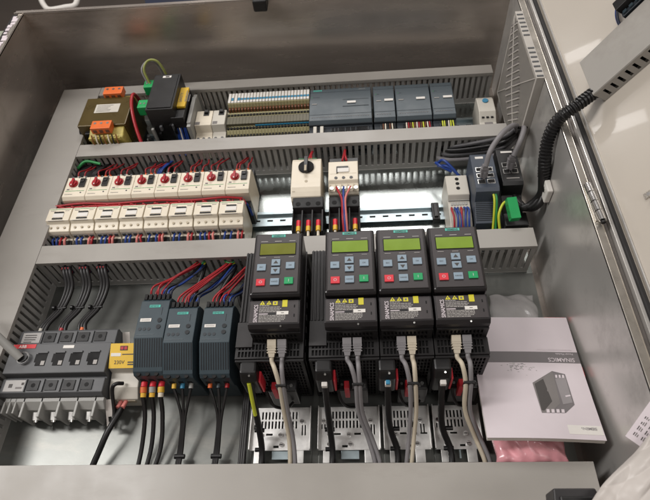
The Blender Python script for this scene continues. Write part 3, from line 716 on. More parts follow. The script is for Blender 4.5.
m = M(); m.x = frame((660, 240, 86), (.97, .1, 0), (-.1, .97, .3)); m.box(-8, 8, -18, 20, 0, 16, 'green_plug')
for i in range(3): m.box(-8.5, -8, -14 + i * 11, -8 + i * 11, 4, 12, 'pe_green')
tag(obj('green_plug', m, bevel=1), 'bright green plug standing in front of the black network device', 'plug')
for i, (x, dx) in enumerate([(630, 0), (634, 2)]):
    wire('earth_wire', [(x, 284, 98), (x + 3, 262, 96), (x + 2, 236, 70), (x + dx, 212, 40)], 2, ['pe_yellow', 'pe_green'][i], ['yellow', 'green'][i] + ' strand of earth wire down the front of the blue grey switch', 'wire')
wire('earth_wire', [(664, 254, 88), (650, 256, 92), (640, 240, 80), (642, 222, 60), (646, 208, 40)], 2.4, 'pe_yellow', 'green yellow wire bending left of the green plug', 'wire')
m = M().box(650, 690, 222, 250, 10, 70, 'black').box(655, 664, 214, 222, 30, 50, 'wire_brown').box(668, 676, 214, 222, 30, 56, 'black')
tag(obj('socket_block', m, bevel=2), 'dark connector block under the green plug', 'connector')

# fan filter on the right wall
t = thing('fan_filter', (705, 500, 45), 'light grey louvred fan filter on the inside of the right wall', 'fan filter')
m = M().box(702, 715.8, 405, 598, 42, 230, 'fan_grey')
for i in range(15):
    y = 408 + i * 12.6; m.box(703, 714, y, y + 4, 230, 231, 'switch') if i not in (7, 8) else None
obj('frame', m, t, bevel=2)
FM = frame((701.6, 598, 230), (0, -1, 0), (0, 0, -1))       # x along -Y, y down
m = M(); m.x = FM
m.x = FM @ Matrix.Rotation(0, 4, 'Z')
def tri(a, b, c, h):
    m.add([(a[0], a[1], 0), (b[0], b[1], 0), (c[0], c[1], h)], [(0, 1, 2), (0, 2, 1)], 'fan_grey')
A, B, C_, D = (6, 6), (187, 6), (187, 182), (6, 182)
ctr = (96, 94)
sgn = 1 if (FM.to_3x3() @ Vector((0, 0, 1))).x < 0 else -1
for a, b in ((A, B), (B, C_), (C_, D), (D, A)): tri(a, b, ctr, 4 * sgn)
obj('grille', m, t)
m = M()
for i in range(19):
    q = 16 + i * 8.8; h = 4 * (1 - abs(q - 96) / 96); ln = 14 + 34 * (1 - abs(q - 96) / 96)
    m.x = FM @ Matrix.Translation((q, q * .97, 0)) @ Matrix.Rotation(math.radians(-45), 4, 'Z')
    m.box(-ln, ln, -1.4, 1.4, sgn * (h - 2), sgn * (h + .3), 'print_mid'); m.box(-ln, ln, 1.4, 4, sgn * (h - 2), sgn * (h + .9), 'fan_grey')
obj('louvres', m, t)
m = M(); m.x = FM
for a, b in ((A, C_), (B, D)): m.tube([(a[0], a[1], sgn * .3), (ctr[0], ctr[1], sgn * 4.3), (b[0], b[1], sgn * .3)], 1.2, 'fan_grey', sub=1)
obj('ribs', m, t)

# corrugated hose from the door duct into the cabinet
hose = [DM @ Vector((u0 + 30, v0 + 17, 11)), DM @ Vector((u0 + 8, v0 + 16, 11.5)), U(573, 108, z=252), U(558, 120, z=232), U(548.5, 138, z=202), U(545, 158, z=172), U(544, 176, z=140)]
tag(obj('cable_hose', M().tube(hose, 10.2, 'black', n=16, ridge=5.5)), 'black corrugated hose from the door duct over the rim into the cabinet', 'hose')
for i in range(3):
    k = (i - 1) * 5
    wire('black_cable', [hose[-2] + Vector((k, 0, 0)), hose[-1] + Vector((k, k, 0)), U(543, 190, z=115) + Vector((k, k, k)), U(534, 205, z=92) + Vector((k, -k, k)), U(523, 208, z=76) + Vector((k, k, -k)), U(515, 202, z=66) + Vector((0, k * 2, k)), U(507, 190, z=48)], 5.8, 'wire_black', 'black cable looping out of the corrugated hose', 'cable', 'black cables out of the corrugated hose')
tag(obj('cable_mount', M().box(706, 715.5, 236, 262, 110, 140, 'white').cyl((704, 249, 130), (712, 249, 130), 5, 'screw'), bevel=2), 'small white cable mount on the right wall beside the hose', 'cable mount')

# ------------------------------------------------------------------ row 3, left
t = thing('main_switch', (-80, -10, 0), 'large dark four pole isolator switch at the lower left', 'isolator')
m = M().prism([(52, 5), (52, 56), (48, 60), (24, 60), (22, 70), (-28, 70), (-30, 56), (-33, 56), (-33, 62), (-56, 62), (-60, 55), (-60, 20), (-30, 5)], -163, 2, 'switch'); obj('housing', m, t, bevel=1.2)
m = M()
for (yy, zz) in ((37, 60), (-45, 62)):
    for i in range(4):
        cx = -110 + i * 28.5; m.box(cx - 9, cx + 9, yy - 8, yy + 8, zz, zz + 1.6, 'switch_dark'); m.cyl((cx, yy, zz + 1.6), (cx, yy, zz + 1.9), 3.4, 'blackmat', 12)
        m.box(cx - 13.6, cx - 12, yy - 10, yy + 10, zz, zz + 2.5, 'switch')
for i in range(4):
    cx = -106 + i * 28.5; m.box(cx - 8, cx + 8, -16, 8, 70, 70.5, 'blackmat'); m.box(cx - 11, cx - 8, -10, 4, 70, 70.5, 'blackmat'); m.box(cx + 1, cx + 7, -15, -8, 70.5, 71, 'print_grey').box(cx-8,cx+8,5,8,70,72,'switch')
objs('contact_window', m, t)
m = M().box(-157, -126, 28, 46, 60, 60.8, 'label_grey').box(-157, -122, -54, -36, 62, 62.8, 'label_grey').box(-76, -58, 13, 18, 70, 70.5, 'white')
for i in range(4): m.box(-153, -153 + random.uniform(12, 24), 41 - i * 4, 42.5 - i * 4, 60.8, 61, 'print_dark')
m.box(-150, -144, -48, -42, 62.8, 63, 'print_dark').box(-138, -128, -50, -47, 62.8, 63, 'print_mid').box(-130,-126,-44,-40,62.8,63,'print_dark')
objs('rating_label', m, t)
m = M().box(-160, -122, 14, 21, 70, 70.6, 'redsticker'); m.text('ABB', -150, 14.8, 7, 'white', w=70.8, bold=.02); obj('brand_strip', m, t)
m = M().prism([(-60, 8), (-60, 50), (-66, 50), (-76, 40), (-76, 8)], -158, 2, 'lightgrey')
for i in range(5): m.box(-124 + i * 28.5 - 3, -124 + i * 28.5 + 1, -90, -60, 6, 50, 'lightgrey')
for i in range(3): m.box(-158 + i*9, -155 + i*9, -84, -60, 6, 50, 'lightgrey')
obj('lug_frame', m, t, bevel=1)
for i in range(4):
    cx = -108 + i * 28.5; m = M().box(cx - 7, cx + 7, -86, -62, 20, 24, 'alu').cyl((cx, -78, 36), (cx, -89, 32), 5, 'alu').cyl((cx, -89, 32), (cx, -92, 31), 3.6, 'screw'); obj('lug', m, t)
m = M().cyl((-134, -4, 68), (-134, -4, 76), 10, 'chrome', 20).cyl((-134, -4, 76), (-134, -4, 78), 8, 'switch_dark', 20); obj('shaft_collar', m, t)
tag(obj('switch_shaft', M().cyl((-136, -6, 78), U(-40, 300, z=150), 6.3, 'lightgrey', 18)), 'grey round shaft leaning out of the isolator towards the left edge', 'shaft')
m = M().prism([(6, 30), (20, 30), (14, -20), (10, -24)], 20, 66, 'film', 'y')
m = M(); m.x = frame((6, 20, 30), (1, .1, 0), (0, .9, .4)); m.sheet(0, 12, 0, 34, 1, [(3, 9, 10, 16)], 'bag'); tag(obj('plastic_flap', m), 'small clear plastic flap at the far right corner of the isolator', 'plastic piece')
m = M(); m.x = frame((4, -100, 20), (1, .1, 0), (.1, .9, .5)); m.sheet(0, 11, 0, 44, 1, [(3, 8, 10, 18)], 'bag'); tag(obj('plastic_flap', m), 'small clear plastic flap at the near right corner of the isolator', 'plastic piece')
# supply cables
for i, px in enumerate((70, 85, 102)):
    x = [-116, -84, -52][i]
    for k in range(3):
        dx = (k - 1) * 5.5
        wire('black_cable', [(x - 4 + dx, 176, 64), (x + 2 + dx, 160, 66), (x + 6 + dx, 135, 52), (x + dx * .9 - 3, 100, 44), (x - 16 + dx * .8, 70, 48), (x - 22 + i * 4 + dx, 52, 46)], 3.3, 'wire_black', 'black supply cable in the %s bundle above the isolator' % ['left', 'middle', 'right'][i], 'cable', '%s black cable bundle above the isolator' % ['left', 'middle', 'right'][i])
    m = M().box(x - 10, x + 4, 168.4, 171.5, 48, 68, 'navy').box(x - 9, x + 5, 164.5, 168.4, 55, 69, 'wire_dark_red')
    tag(obj('cable_sleeve', m), 'red and blue marking sleeves where the %s black bundle leaves the duct' % ['left', 'middle', 'right'][i], 'sleeve')
    tag(obj('cable_tie', M().cyl((x - 12, 98, 46), (x + 8, 100, 46), 2.2, 'black', 8).cyl((x - 13, 98, 50), (x - 9, 98, 50), 4, 'black', 8)), 'black tie round the %s bundle above the isolator' % ['left', 'middle', 'right'][i], 'cable tie')
    wire('ferrule', [(x - 22 + i * 4, 60, 48), (x - 24 + i * 4, 50, 46)], 4, ['offwhite', 'wire_red', 'orange'][i], '%s end sleeve where the %s bundle enters the isolator' % (['white', 'red', 'orange'][i], ['left', 'middle', 'right'][i]), 'ferrule', sub=1)

# yellow labelled surge protector
t = thing('surge_protector', (30, -10, 0), 'pale module with yellow warning face between isolator and teal grey units', 'surge protector')
m = M().prism([(18, 5), (18, 74), (-20, 62), (-22, 50), (-44, 46), (-60, 36), (-60, 5)], 4, 50, 'offwhite'); obj('housing', m, t, bevel=1.5)
m = M(); m.x = frame((4, -20, 62.4), (1, 0, 0), (0, 38, 12)); m.box(0, 46, .5, 39, 0, 1, 'yellow').box(16, 28, 28, 35, 1, 1.6, 'black').box(17, 21.5, 29, 34, 1.6, 2, 'red').box(23, 27.5, 29, 34, 1.6, 2, 'red').box(2, 18, 19, 24, 1, 1.3, 'white')
m.text('230V', 8, 7, 8, 'print_dark', w=1.4); 
for i in range(2): m.box(30, 43, 5 + i * 3.5, 7 + i * 3.5, 1, 1.3, 'print_dark')
m.box(20, 38, 21, 22.5, 1, 1.3, 'print_dark')
obj('warning_face', m, t)
m = M().box(14, 44, -61, -60, 24, 32, 'cream_dark').box(6, 46, -46, -44.6, 40, 42, 'cream_dark'); objs('slot', m, t)
wire('black_wire', [(28, -40, 52), (20, -44, 60), (14, -52, 54), (14, -80, 30), (12, -98, 30)], 3, 'wire_black', 'black wire bent over the pale base of the yellow faced module', 'wire')
wire('black_cable', [(24, -66, 28), (22, -84, 34), (12, -110, 34), (0, -140, 24), (-12, -170, 14)], 4.6, 'wire_black', 'black cable running down left from the yellow faced module', 'cable')
for x_, n_ in ((21, 'left'), (29, 'right')): tag(obj('ferrule', M().cyl((x_, -60, 30), (x_ - 2, -72, 34), 3.4, 'wire_pink')), '%s of the two pink red end sleeves under the yellow faced module' % n_, 'ferrule')

# three teal grey power units
def power_unit():
    t = thing('power_unit', (0, 0, 0), '', 'power supply', 'teal grey power units')
    m = M().prism([(66, 5), (66, 96), (62, 112), (54, 120), (-2, 120), (-42, 98), (-46, 92), (-46, 62), (-42, 50), (-42, 5)], -22.5, 22.5, 'psu'); obj('housing', m, t, bevel=1)
    m = M()
    for i in range(6): m.box(-20.5 + i * 7, -16 + i * 7, 58, 67, 108, 118, 'blackmat')
    for i in range(3): m.box(-18 + i * 13.5, -11 + i * 13.5, -46.6, -46, 66, 78, 'blackmat').cyl((-14 + i * 13.5, -44.5, 93), (-14 + i * 13.5, -44.6, 96.5), 3, 'blackmat', 10)
    objs('clamp_opening', m, t)
    m = M(); m.x = frame((-22.5, -2, 120), (1, 0, 0), (0, -40, -22))
    for i in range(12): m.box(2.4 + i * 3.6, 4.3 + i * 3.6, 1, 40, -.2, 1.2, 'psu_dark')
    obj('cooling_ribs', m, t)
    m = M(); m.box(-8, 9, 44, 48, 120, 120.4, 'teal').text('SIEMENS', -7.6, 44.7, 3.7, 'psu', w=120.6)
    m.box(-18, -1, 22, 27, 120, 120.6, 'white').box(-16, -3, 24, 25, 120.6, 120.8, 'print_grey')
    for i in range(3):
        m.cyl((-16 + i * 7, 11, 120), (-16 + i * 7, 11, 120.5), 2.6, 'slate_dark', 10)
    for a in (0, 1): m.cyl((12, 14 + a * 10, 120), (12, 14 + a * 10, 121), 3.4, 'psu_dark', 12)
    m.box(-20, 8, 2, 3.2, 120, 120.3, 'slate').box(12.6, 13.2, 32, 44, 120, 120.3, 'psu_dark')
    obj('front_markings', m, t)
    return t
pu = power_unit()
puspec = [(83, 6, 1.1, 'leftmost and longest of the three teal grey power units'), (129, -3, 1, 'middle one of the three teal grey power units'), (184, -4, 1, 'rightmost teal grey power unit, nearest to the black drives')]
for i, (x, y, sc, lb) in enumerate(puspec):
    o = pu if i == 0 else dup(pu, (x, y, 0), lb)
    o['label'] = lb; o.location = Vector((x, y, 0)) * S; o.scale = (1, sc, 1)
    top = y + 66 * sc; nm = ['leftmost', 'middle', 'rightmost'][i] + ' teal grey unit'
    ex = [118, 172, 216][i]
    J = lambda q: random.uniform(-q, q)
    for k in range(4):
        xx = x - 13 + k * 5.5
        wire('red_wire', [(xx, top - 2, 112), (xx + 3 + J(2), top + 13 + J(3), 115 + J(4)), (xx + (ex - xx) * .4 + J(4), top + 38 + J(5), 102 + J(6)), (ex - 6 + k * 3 + J(2), 150 + J(3), 80 + J(3)), (ex - 3 + k * 3.4, 176, 58 + J(4))], 1.6, ['wire_red', 'wire_dark_red', 'wire_red', 'wire_dark_red'][k], 'red wire from the duct to the ' + nm, 'wire', 'red wires into the ' + nm)
    for k in range(4):
        xx = x + 5 + k * 4.5; cc, cn = [('wire_blue', 'blue'), ('wire_black', 'black'), ('wire_blue', 'blue'), ('navy', 'dark')][k]
        wire(cn + '_wire', [(xx, top - 2, 112), (xx + 3 + J(2), top + 14 + J(3), 112 + J(3)), (xx + (ex - xx) * .5 + 4 + J(4), top + 34 + J(6), 94 + J(7)), (ex + 1 + k * 2.6 + J(2), 148 + J(3), 72 + J(3)), (ex + 2 + k * 3, 176, 54 + J(4))], 1.8, cc, cn + ' wire from the duct to the ' + nm, 'wire', cn + ' wires into the ' + nm)
    wire('black_cable', [(ex + 8, 176, 50), (ex + 8, 160, 52), (ex - 4 - 10 * i, 120, 40), (x + 26, 70, 20), (x + 24, 20, 12)], 4, 'wire_black', 'black cable passing the right side of the ' + nm, 'cable')
    for k in range(2): wire('earth_wire', [(ex - 14, 178, 60 + k * 5), (ex + 4, 168, 60 + k * 5), (ex + 14, 178, 58 + k * 5)], 1.4, ['pe_yellow', 'pe_green'][k], ['yellow', 'green'][k] + ' earth strand at the duct slots above the ' + nm, 'wire')
for k, x in enumerate((69, 82.5, 96)):
    m = M().cyl((x, -45, 68), (x, -53, 68), 4.6, 'btn_red', 12).cyl((x, -53, 68), (x + .5, -61, 66), 5, ['orange', 'lightgrey', 'ferrule_yellow'][k], 12).cyl((x + .5, -61, 66), (x + .5, -67, 64), 4.2, ['ferrule_yellow', 'ferrule_yellow', 'cream'][k], 12)
    tag(obj('ferrule', m), ORD[k] + ' red wire sleeve under the longest teal grey unit', 'ferrule', 'red sleeves under the longest unit')
    wire('black_cable', [(x + .5, -66, 64), (x + 1, -90, 44), (x - 3 + k, -130, 24), (x - 8 - k * 2, -172, 14)], 3.4, 'wire_black', ORD[k] + ' black cable under the longest teal grey unit, counted from the left', 'cable', 'cables under the longest unit')
for j, (x, cc) in enumerate([(129, ['ferrule_yellow', 'bluemark', 'lightgrey']), (184, ['orange', 'psu', 'red'])]):
    nm = ['middle', 'rightmost'][j] + ' teal grey unit'
    for k in range(3):
        xx = x - 13 + k * 13
        tag(obj('ferrule', M().cyl((xx, -47, 70), (xx, -56, 68), 3.4, cc[k], 10)), '%s wire sleeve under the %s' % (ORD[k], nm), 'ferrule', 'sleeves under the ' + nm)
        wire('black_wire', [(xx, -56, 68), (xx + (x + 2 - xx) * .4, -72, 58), (x + (k - 1) * 2.4, -96, 42), (x - 4 + (k - 1) * 2.6, -136, 22), (x - 8 + (k - 1) * 2.6, -172, 14)], 2.3, 'wire_black', 'black wire gathered under the ' + nm, 'wire', 'black wires under the ' + nm)
    tag(obj('cable_tie', M().cyl((x - 12, -142, 20), (x + 3, -142, 20), 3.6, 'black', 8)), 'black tie round the wires under the ' + nm, 'cable tie')

# ------------------------------------------------------------------ drives
def drive(vx, ext, lcd):
    "vx: left edge of the operator panel; ext: extra housing width on the left"
    t = thing('frequency_drive', (vx + 35, 30, 0), '', 'drive', 'black frequency drives with keypads')
    xa, xb = vx - ext, vx + 70.5
    m = M().box(xa, xb, -46, 131, 6, 146, 'vfd')
    m.box(vx + 1, vx + 69, -19, 129, 146, 176, 'vfd')
    for i in range(int(ext / 5)): m.box(xa + 1.5 + i * 5, xa + 3.8 + i * 5, 10, 130, 146, 149, 'vfd_ext')
    for i in range(8): m.box(xb - .2, xb + .8, -40 + i * 20, -30 + i * 20, 20, 130, 'vfd_ext')
    if ext > 10:
        m.box(xa, vx - .5, -30, 8, 146, 152, 'vfd_ext')
    obj('housing', m, t, bevel=1)
    # vented faces
    m = M(); m.box(xa + .5, xb - .5, -45.9, -22, 146, 146.4, 'blackmat').box(xa + .5, xb - .5, -46.4, -45.9, 10, 144, 'blackmat').box(vx + 2, vx + 68, -19.6, -19.2, 147, 176, 'blackmat')
    obj('vent_recess', m, t)
    m = M(); hs = []
    for r in range(2):
        for c in range(int((xb - xa - 6) / 4.8)):
            hs.append((xa + 4 + c * 4.8, xa + 7.2 + c * 4.8, -43.5 + r * 10.4, -35.4 + r * 10.4))
    m.x = Matrix.Translation((0, 0, 146.4)); m.sheet(xa, xb, -46, -22, 2.6, hs, 'grille')
    hs = []
    for r in range(12):
        for c in range(int((xb - xa - 6) / 4.6)):
            hs.append((xa + 4 + c * 4.6, xa + 7.2 + c * 4.6, 14 + r * 10.8, 22.9 + r * 10.8))
    m.x = frame((0, -46.4, 0), (1, 0, 0), (0, 0, 1)); m.sheet(xa, xb, 8, 146, 2.6, hs, 'grille')
    hs = [(vx + 4 + c * 5, vx + 7.2 + c * 5, 149 + r * 13, 158.5 + r * 13) for r in range(2) for c in range(12)]
    m.x = frame((0, -19.6, 0), (1, 0, 0), (0, 0, 1)); m.sheet(vx + 1, vx + 69, 146, 176, 2.2, hs, 'grille')
    obj('vent_grille', m, t)
    # control unit with rating plate
    m = M().prism([(128, 176), (128, 184), (22, 184), (20, 192), (-16, 192), (-20, 186), (-20, 176)], vx - .5, vx + 69.5, 'vfd'); cu = obj('control_unit', m, t, bevel=1)
    m = M().box(vx + 1.5, vx + 67, -14.5, 19, 192, 192.6, 'bop'); m.box(vx + 61, vx + 62.5, 8, 12, 192.6, 193, 'blackmat').box(vx + 61, vx + 62.5, -6, -2, 192.6, 193, 'blackmat')
    m.text('SINAMICS', vx + 12, -13.5, 7.4, 'paper', w=193, rot=math.pi / 2, bold=.015, sx=.83)
    for i in range(2):
        x = vx + 14 + i * 9; m.add([(x, 13, 193), (x + 7.4, 13, 193), (x + 3.7, 19, 193)], [(0, 1, 2)], 'warn_yellow'); m.box(x + 3.2, x + 4.2, 14.2, 16.8, 193, 193.1, 'print_dark')
    m.box(vx + 32, vx + 38.5, 12, 18, 192.6, 193, 'warn_yellow').box(vx + 34, vx + 36.5, 13.5, 16.5, 193, 193.1, 'print_mid')
    m.box(vx + 45, vx + 52, 9, 19.5, 192.6, 193, 'warn_yellow')
    random.seed(3)
    rows = [11, 8.4, 6, 3.8, 1.6, -4.2, -6.4, -8.6, -10.8, -13]
    for j, yy in enumerate(rows):
        x = vx + 14
        end = vx + [28, 42, 44, 42, 40, 50, 50, 50, 49, 44][j]
        while x < end:
            w2 = random.uniform(1.2, 5); m.box(x, min(end, x + w2), yy, yy + 1.15, 192.6, 192.9, 'print_grey'); x += w2 + .6
    m.box(vx + 14, vx + 26, -1.8, -.6, 192.6, 193, 'paper').box(vx + 27, vx + 36, -2.4, .4, 192.6, 193, 'switch_dark').box(vx + 38, vx + 54, -2.6, 2.4, 192.6, 193.2, 'white').box(vx + 44, vx + 48, -.6, .3, 193.2, 193.3, 'print_dark')
    m.cyl((vx + 44, -17.5, 188.5), (vx + 44, -18.5, 190.5), 1.3, 'screw', 8)
    obj('rating_plate', m, cu)
    # operator panel
    X = lambda a: vx + a; Y = lambda b: 129 - b
    m = M().prism([(22.5, 185), (22.5, 196), (25, 200), (127, 200), (129, 196), (129, 185)], vx, vx + 70, 'boprim'); p = obj('operator_panel', m, t, bevel=2.5)
    m = M().box(X(3.5), X(66.5), Y(102), Y(4), 200, 202, 'bop'); obj('faceplate', m, p, bevel=1.4)
    m = M().box(X(9), X(61.5), Y(41.5), Y(20.5), 202, 202.6, 'blackmat').box(X(10), X(60.5), Y(40.5), Y(21.5), 202.6, 203, lcd); obj('display', m, p)
    m = M().box(X(25), X(45), Y(10), Y(5.5), 202, 202.4, 'teal').text('SIEMENS', X(35), Y(9.4), 4.3, 'bop', 'CENTER', w=202.7, sx=.98, bold=.01)
    for a, b in ((10, 20), (30, 40), (51, 60)): m.box(X(a), X(b), Y(17.8), Y(16.8), 202, 202.4, 'label_grey').box(X(a + .5), X(b - 1), Y(45.5), Y(44.8), 202, 202.4, 'label_grey')
    obj('lettering', m, p)
    for (a, b, c) in ((14, 62, 'btn_blue'), (54.5, 60, 'btn_blue'), (34, 54.5, 'btn_blue'), (34, 68, 'btn_blue'), (14.5, 86.5, 'btn_red'), (34, 86, 'btn_blue'), (53.5, 85, 'btn_green')):
        m = M().box(X(a - 6.2), X(a + 6.2), Y(b + 5.4), Y(b - 5.4), 202, 204, c)
        if b in (54.5, 68):
            s_ = 1 if b < 60 else -1; m.add([(X(a - 3.4), Y(b + 2.2 * s_), 204.2), (X(a + 3.4), Y(b + 2.2 * s_), 204.2), (X(a), Y(b - 3 * s_), 204.2)], [(0, 1, 2)] if s_ > 0 else [(0, 2, 1)], 'print_dark')
        elif c == 'btn_red': m.text('O', X(a), Y(b + 2), 6, 'paper', 'CENTER', w=204.2)
        elif c == 'btn_green': m.text('I', X(a), Y(b + 2), 6, 'paper', 'CENTER', w=204.2)
        else: m.text({14: 'ESC', 54.5: 'OK', 34: 'HAND'}[a], X(a), Y(b + 1.2), 3.2, 'print_dark', 'CENTER', w=204.2)
        obj('key', m, p, bevel=.5)
    # motor and brake plugs under the housing
    cx = vx - ext * .5 + 4
    m = M().prism([(-49.5, 90), (-49.5, 149), (-66, 149), (-74, 136), (-74, 90)], cx - 8, cx + 15, 'black').cyl((cx + 6, -68, 143), (cx + 6, -70, 148), 1.5, 'screw', 8); pl = obj('motor_plug', m, t, bevel=3)
    obj('release_tab', M().box(cx + 15.3, cx + 18.5, -72, -56, 90, 130, 'btn_red'), pl, bevel=1)
    m = M().box(cx + 20, cx + 62, -68, -49.5, 24, 82, 'black').cyl((cx + 25, -60, 82), (cx + 25, -60, 84), 2.2, 'screw', 10).cyl((cx + 54, -60, 82), (cx + 54, -60, 84), 2.6, 'screw', 10); pl = obj('power_plug', m, t, bevel=2)
    obj('release_tab', M().box(cx + 29, cx + 36, -73, -62, 64, 104, 'btn_red'), pl, bevel=1)
    # shield plate
    x0, x1 = xa + 2, xb - 1
    hs = []
    n = int((x1 - x0 - 34) / 5.2)
    for c in range(n):
        hs.append((x0 + 16 + c * 5.2, x0 + 18.4 + c * 5.2, -88, -77)); hs.append((x0 + 16 + c * 5.2, x0 + 18.4 + c * 5.2, -102, -91))
    hs += [(x0 + 5 + c_ * 4.4, x0 + 7 + c_ * 4.4, -103, -96) for c_ in range(2)] + [(x1 - 14 + c_ * 4.4, x1 - 12 + c_ * 4.4, -112, -97) for c_ in range(2)]
    hs += [(x0 + 24, x0 + 34, -112, -109.5), (x0 + 54, x0 + 64, -112, -109.5), (x0 + 36, x0 + 44, -130, -127)]
    m = M(); m.x = Matrix.Translation((0, 0, 15)); m.sheet(x0, x1, -134, -70, 2, hs, 'alu')
    m.x = Matrix.Identity(4); m.box(x0, x0 + 1.6, -134, -70, 17, 24, 'alu').box(x1 - 1.6, x1, -134, -70, 17, 24, 'alu').box(x0 + 8, x0 + 22, -152, -134, 15, 17, 'alu').box(x1 - 24, x1 - 10, -152, -134, 15, 17, 'alu').box(x0 + 34, x1 - 32, -146, -134, 12, 14, 'rail')
    m.box(x0, x1, -150, -70, 1, 3, 'plate_dim'); m.box(x0 + 14, x0 + 14 + n * 5.2, -103, -76, 13, 14, 'blackmat')
    sp = obj('shield_plate', m, t, bevel=.5)
    m = M()
    for sx, sy in ((8, -92), (x1 - x0 - 14, -92), (17, -112), (46, -112), (17, -126), (48, -126)):
        m.cyl((x0 + sx, sy, 17), (x0 + sx, sy, 19.5), 3.4, 'chrome', 12); m.box(x0 + sx - 2.4, x0 + sx + 2.4, sy - .5, sy + .5, 19.5, 19.8, 'blackmat')
    objs('screw', m, sp)
    return t
d1 = drive(249, 24, 'lcd_olive'); d1['label'] = 'black drive with dim olive display, leftmost of the four'
d2 = drive(352, 25, 'lcd_green'); d2['label'] = 'second black drive from the left, lit green display, wide gap to its left'
d3 = drive(425, 1, 'lcd_green'); d3['label'] = 'third black drive from the left, squeezed between two lit ones'
d4 = dup(d3, (498 + 35, 30, 0), 'rightmost black drive, next to the printed manual')

cab_spec = [(249, 'cable_cream', 'cable_grey', 'leftmost', 22), (352, 'cable_grey', 'cable_grey', 'second', 22), (425, 'cable_grey', 'cable_cream', 'third', 0), (498, 'cable_cream', 'cable_grey', 'rightmost', 0)]
for i, (vx, ca, cb, nm, e) in enumerate(cab_spec):
    xc = vx + 34
    x_end = vx + [42, 58, 28, 62][i] + 0
    for k, c in enumerate((ca, cb)):
        x = xc - 6.5 + k * 14
        pb = Vector((x, -21, 160))
        m = rj((x, -22, 157), (0, -1, -.35), (1, 0, 0), c)
        e1 = Vector((x, -22, 157)) + Vector((0, -1, -.35)).normalized() * 22
        jx = xc + 3 + k * 6.4 + random.uniform(-1, 1)
        m.tube([e1, e1 + Vector((0, -7, -2)), Vector(((x + jx) / 2, -62, 152)), Vector((jx, -80, 134)), Vector((jx + 1.5, -102, 92)), Vector(((jx + x_end) / 2 + 3 + k * 3, -128, 58)), Vector((x_end + 2 + k * 7, -160, 42)), Vector((x_end + k * 6, -185, 30))], 3.1, c, n=10)
        lab = '%s network cable plugged in at the %s of the two sockets of the %s drive' % ('cream' if c == 'cable_cream' else 'grey', ['left', 'right'][k], nm)
        tag(obj('network_cable', m), lab, 'cable')
    tag(obj('cable_tie', M().box(xc - 1, xc + 13.5, -82, -79, 124, 140, 'black').box(xc + 13, xc + 17, -83, -78, 130, 134, 'black'), bevel=.8), 'black tie joining the two network cables of the %s drive' % nm, 'cable tie')
    cx = vx - (24 if i == 0 else 25 if i == 1 else 1) * .5 + 8
    ex = cx + [2, 2, 10, 12][i]
    wire('motor_cable', [(cx, -70, 132), (cx, -84, 100), (cx + 2, -112, 54), (ex + 2, -140, 28), (ex, -180, 20)], 4.6, 'wire_black', 'thick black cable hanging from the %s drive' % nm, 'cable')
    for zz in (-112, -136): tag(obj('cable_tie', M().cyl((ex - 8, zz, 44 if zz > -120 else 30), (ex + 6, zz, 44 if zz > -120 else 30), 3.2, 'black', 8)), '%s tie on the thick black cable of the %s drive' % ('upper' if zz > -120 else 'lower', nm), 'cable tie')
    if i == 0: wire('earth_wire', [(cx - 1, -74, 132), (cx, -88, 108), (cx + 1, -102, 82)], 2.8, 'pe_yellow', 'short yellow green wire at the black plug of the leftmost drive', 'wire')
    else:
        m = M().box(cx - 4, cx + 4, -81, -74.5, 126, 134, 'white')
        if i == 2: m.box(cx - 3, cx + 3, -81, -75, 134, 138, 'bluemark')
        tag(obj('wire_tag', m, bevel=1), 'small white tag on the plug of the %s drive' % nm, 'tag')
    wire('black_wire', [(cx + 16, -70, 92), (cx + 19, -80, 80), (cx + 26, -84, 62), (cx + 40, -80, 46), (cx + 48, -70, 40)], 2.2, 'wire_black', 'black wire hooking between the plugs of the %s drive' % nm, 'wire')
# wires in shade left of the drives
for k in range(3):
    wire('black_wire', [(224 + k * 3, 176, 60), (218 + k * 2, 150, 70), (215 + k * 2, 60, 40), (216 + k * 3, -30, 30), (214 + k * 3, -172, 12)], 3, 'wire_black', 'black wire running down between the teal grey units and the drives', 'wire', 'black wires left of the drives')

# ------------------------------------------------------------------ manual, wrap, bags
bl, br, tr = U(486, 438, z=104), U(604, 441, z=104), U(566, 318, z=62)
ux = (br - bl).normalized(); uy = (tr - br)
BM = frame(tr - Vector(ux) * 148, ux, uy)     # x across, y along the book (0 at the top edge, negative toward the camera)
Lb = (tr - br).length
t = thing('printed_manual', tuple((bl + tr) / 2 - Vector((0, 0, 20))), 'pale printed manual lying upside down right of the drives', 'manual')
def bent(m, x0, x1, y0, y1, w, mt, th=.4, n=14):
    "sheet following the gentle sag of the cover"
    f = lambda x, y: -2.2 * math.sin(min(1, max(0, -y / Lb)) * math.pi) + 2.5 * math.sin(max(0, min(1, x / 148)) * math.pi) * (-y / Lb)
    vs = []; fs = []
    for i in range(n + 1):
        for j in range(n + 1):
            x = x0 + (x1 - x0) * i / n; y = y0 + (y1 - y0) * j / n; vs.append((x, y, w + th + f(x, y))); 
    k = len(vs)
    vs += [(v[0], v[1], v[2] - th) for v in vs]
    I = lambda i, j: i * (n + 1) + j
    for i in range(n):
        for j in range(n): fs += [(I(i, j), I(i + 1, j), I(i + 1, j + 1), I(i, j + 1)), (k + I(i, j), k + I(i, j + 1), k + I(i + 1, j + 1), k + I(i + 1, j))]
    for i in range(n): fs += [(I(i, 0), k + I(i, 0), k + I(i + 1, 0), I(i + 1, 0)), (I(i, n), I(i + 1, n), k + I(i + 1, n), k + I(i, n)), (I(0, i), I(0, i + 1), k + I(0, i + 1), k + I(0, i)), (I(n, i), k + I(n, i), k + I(n, i + 1), I(n, i + 1))]
    m.add(vs, fs, mt)
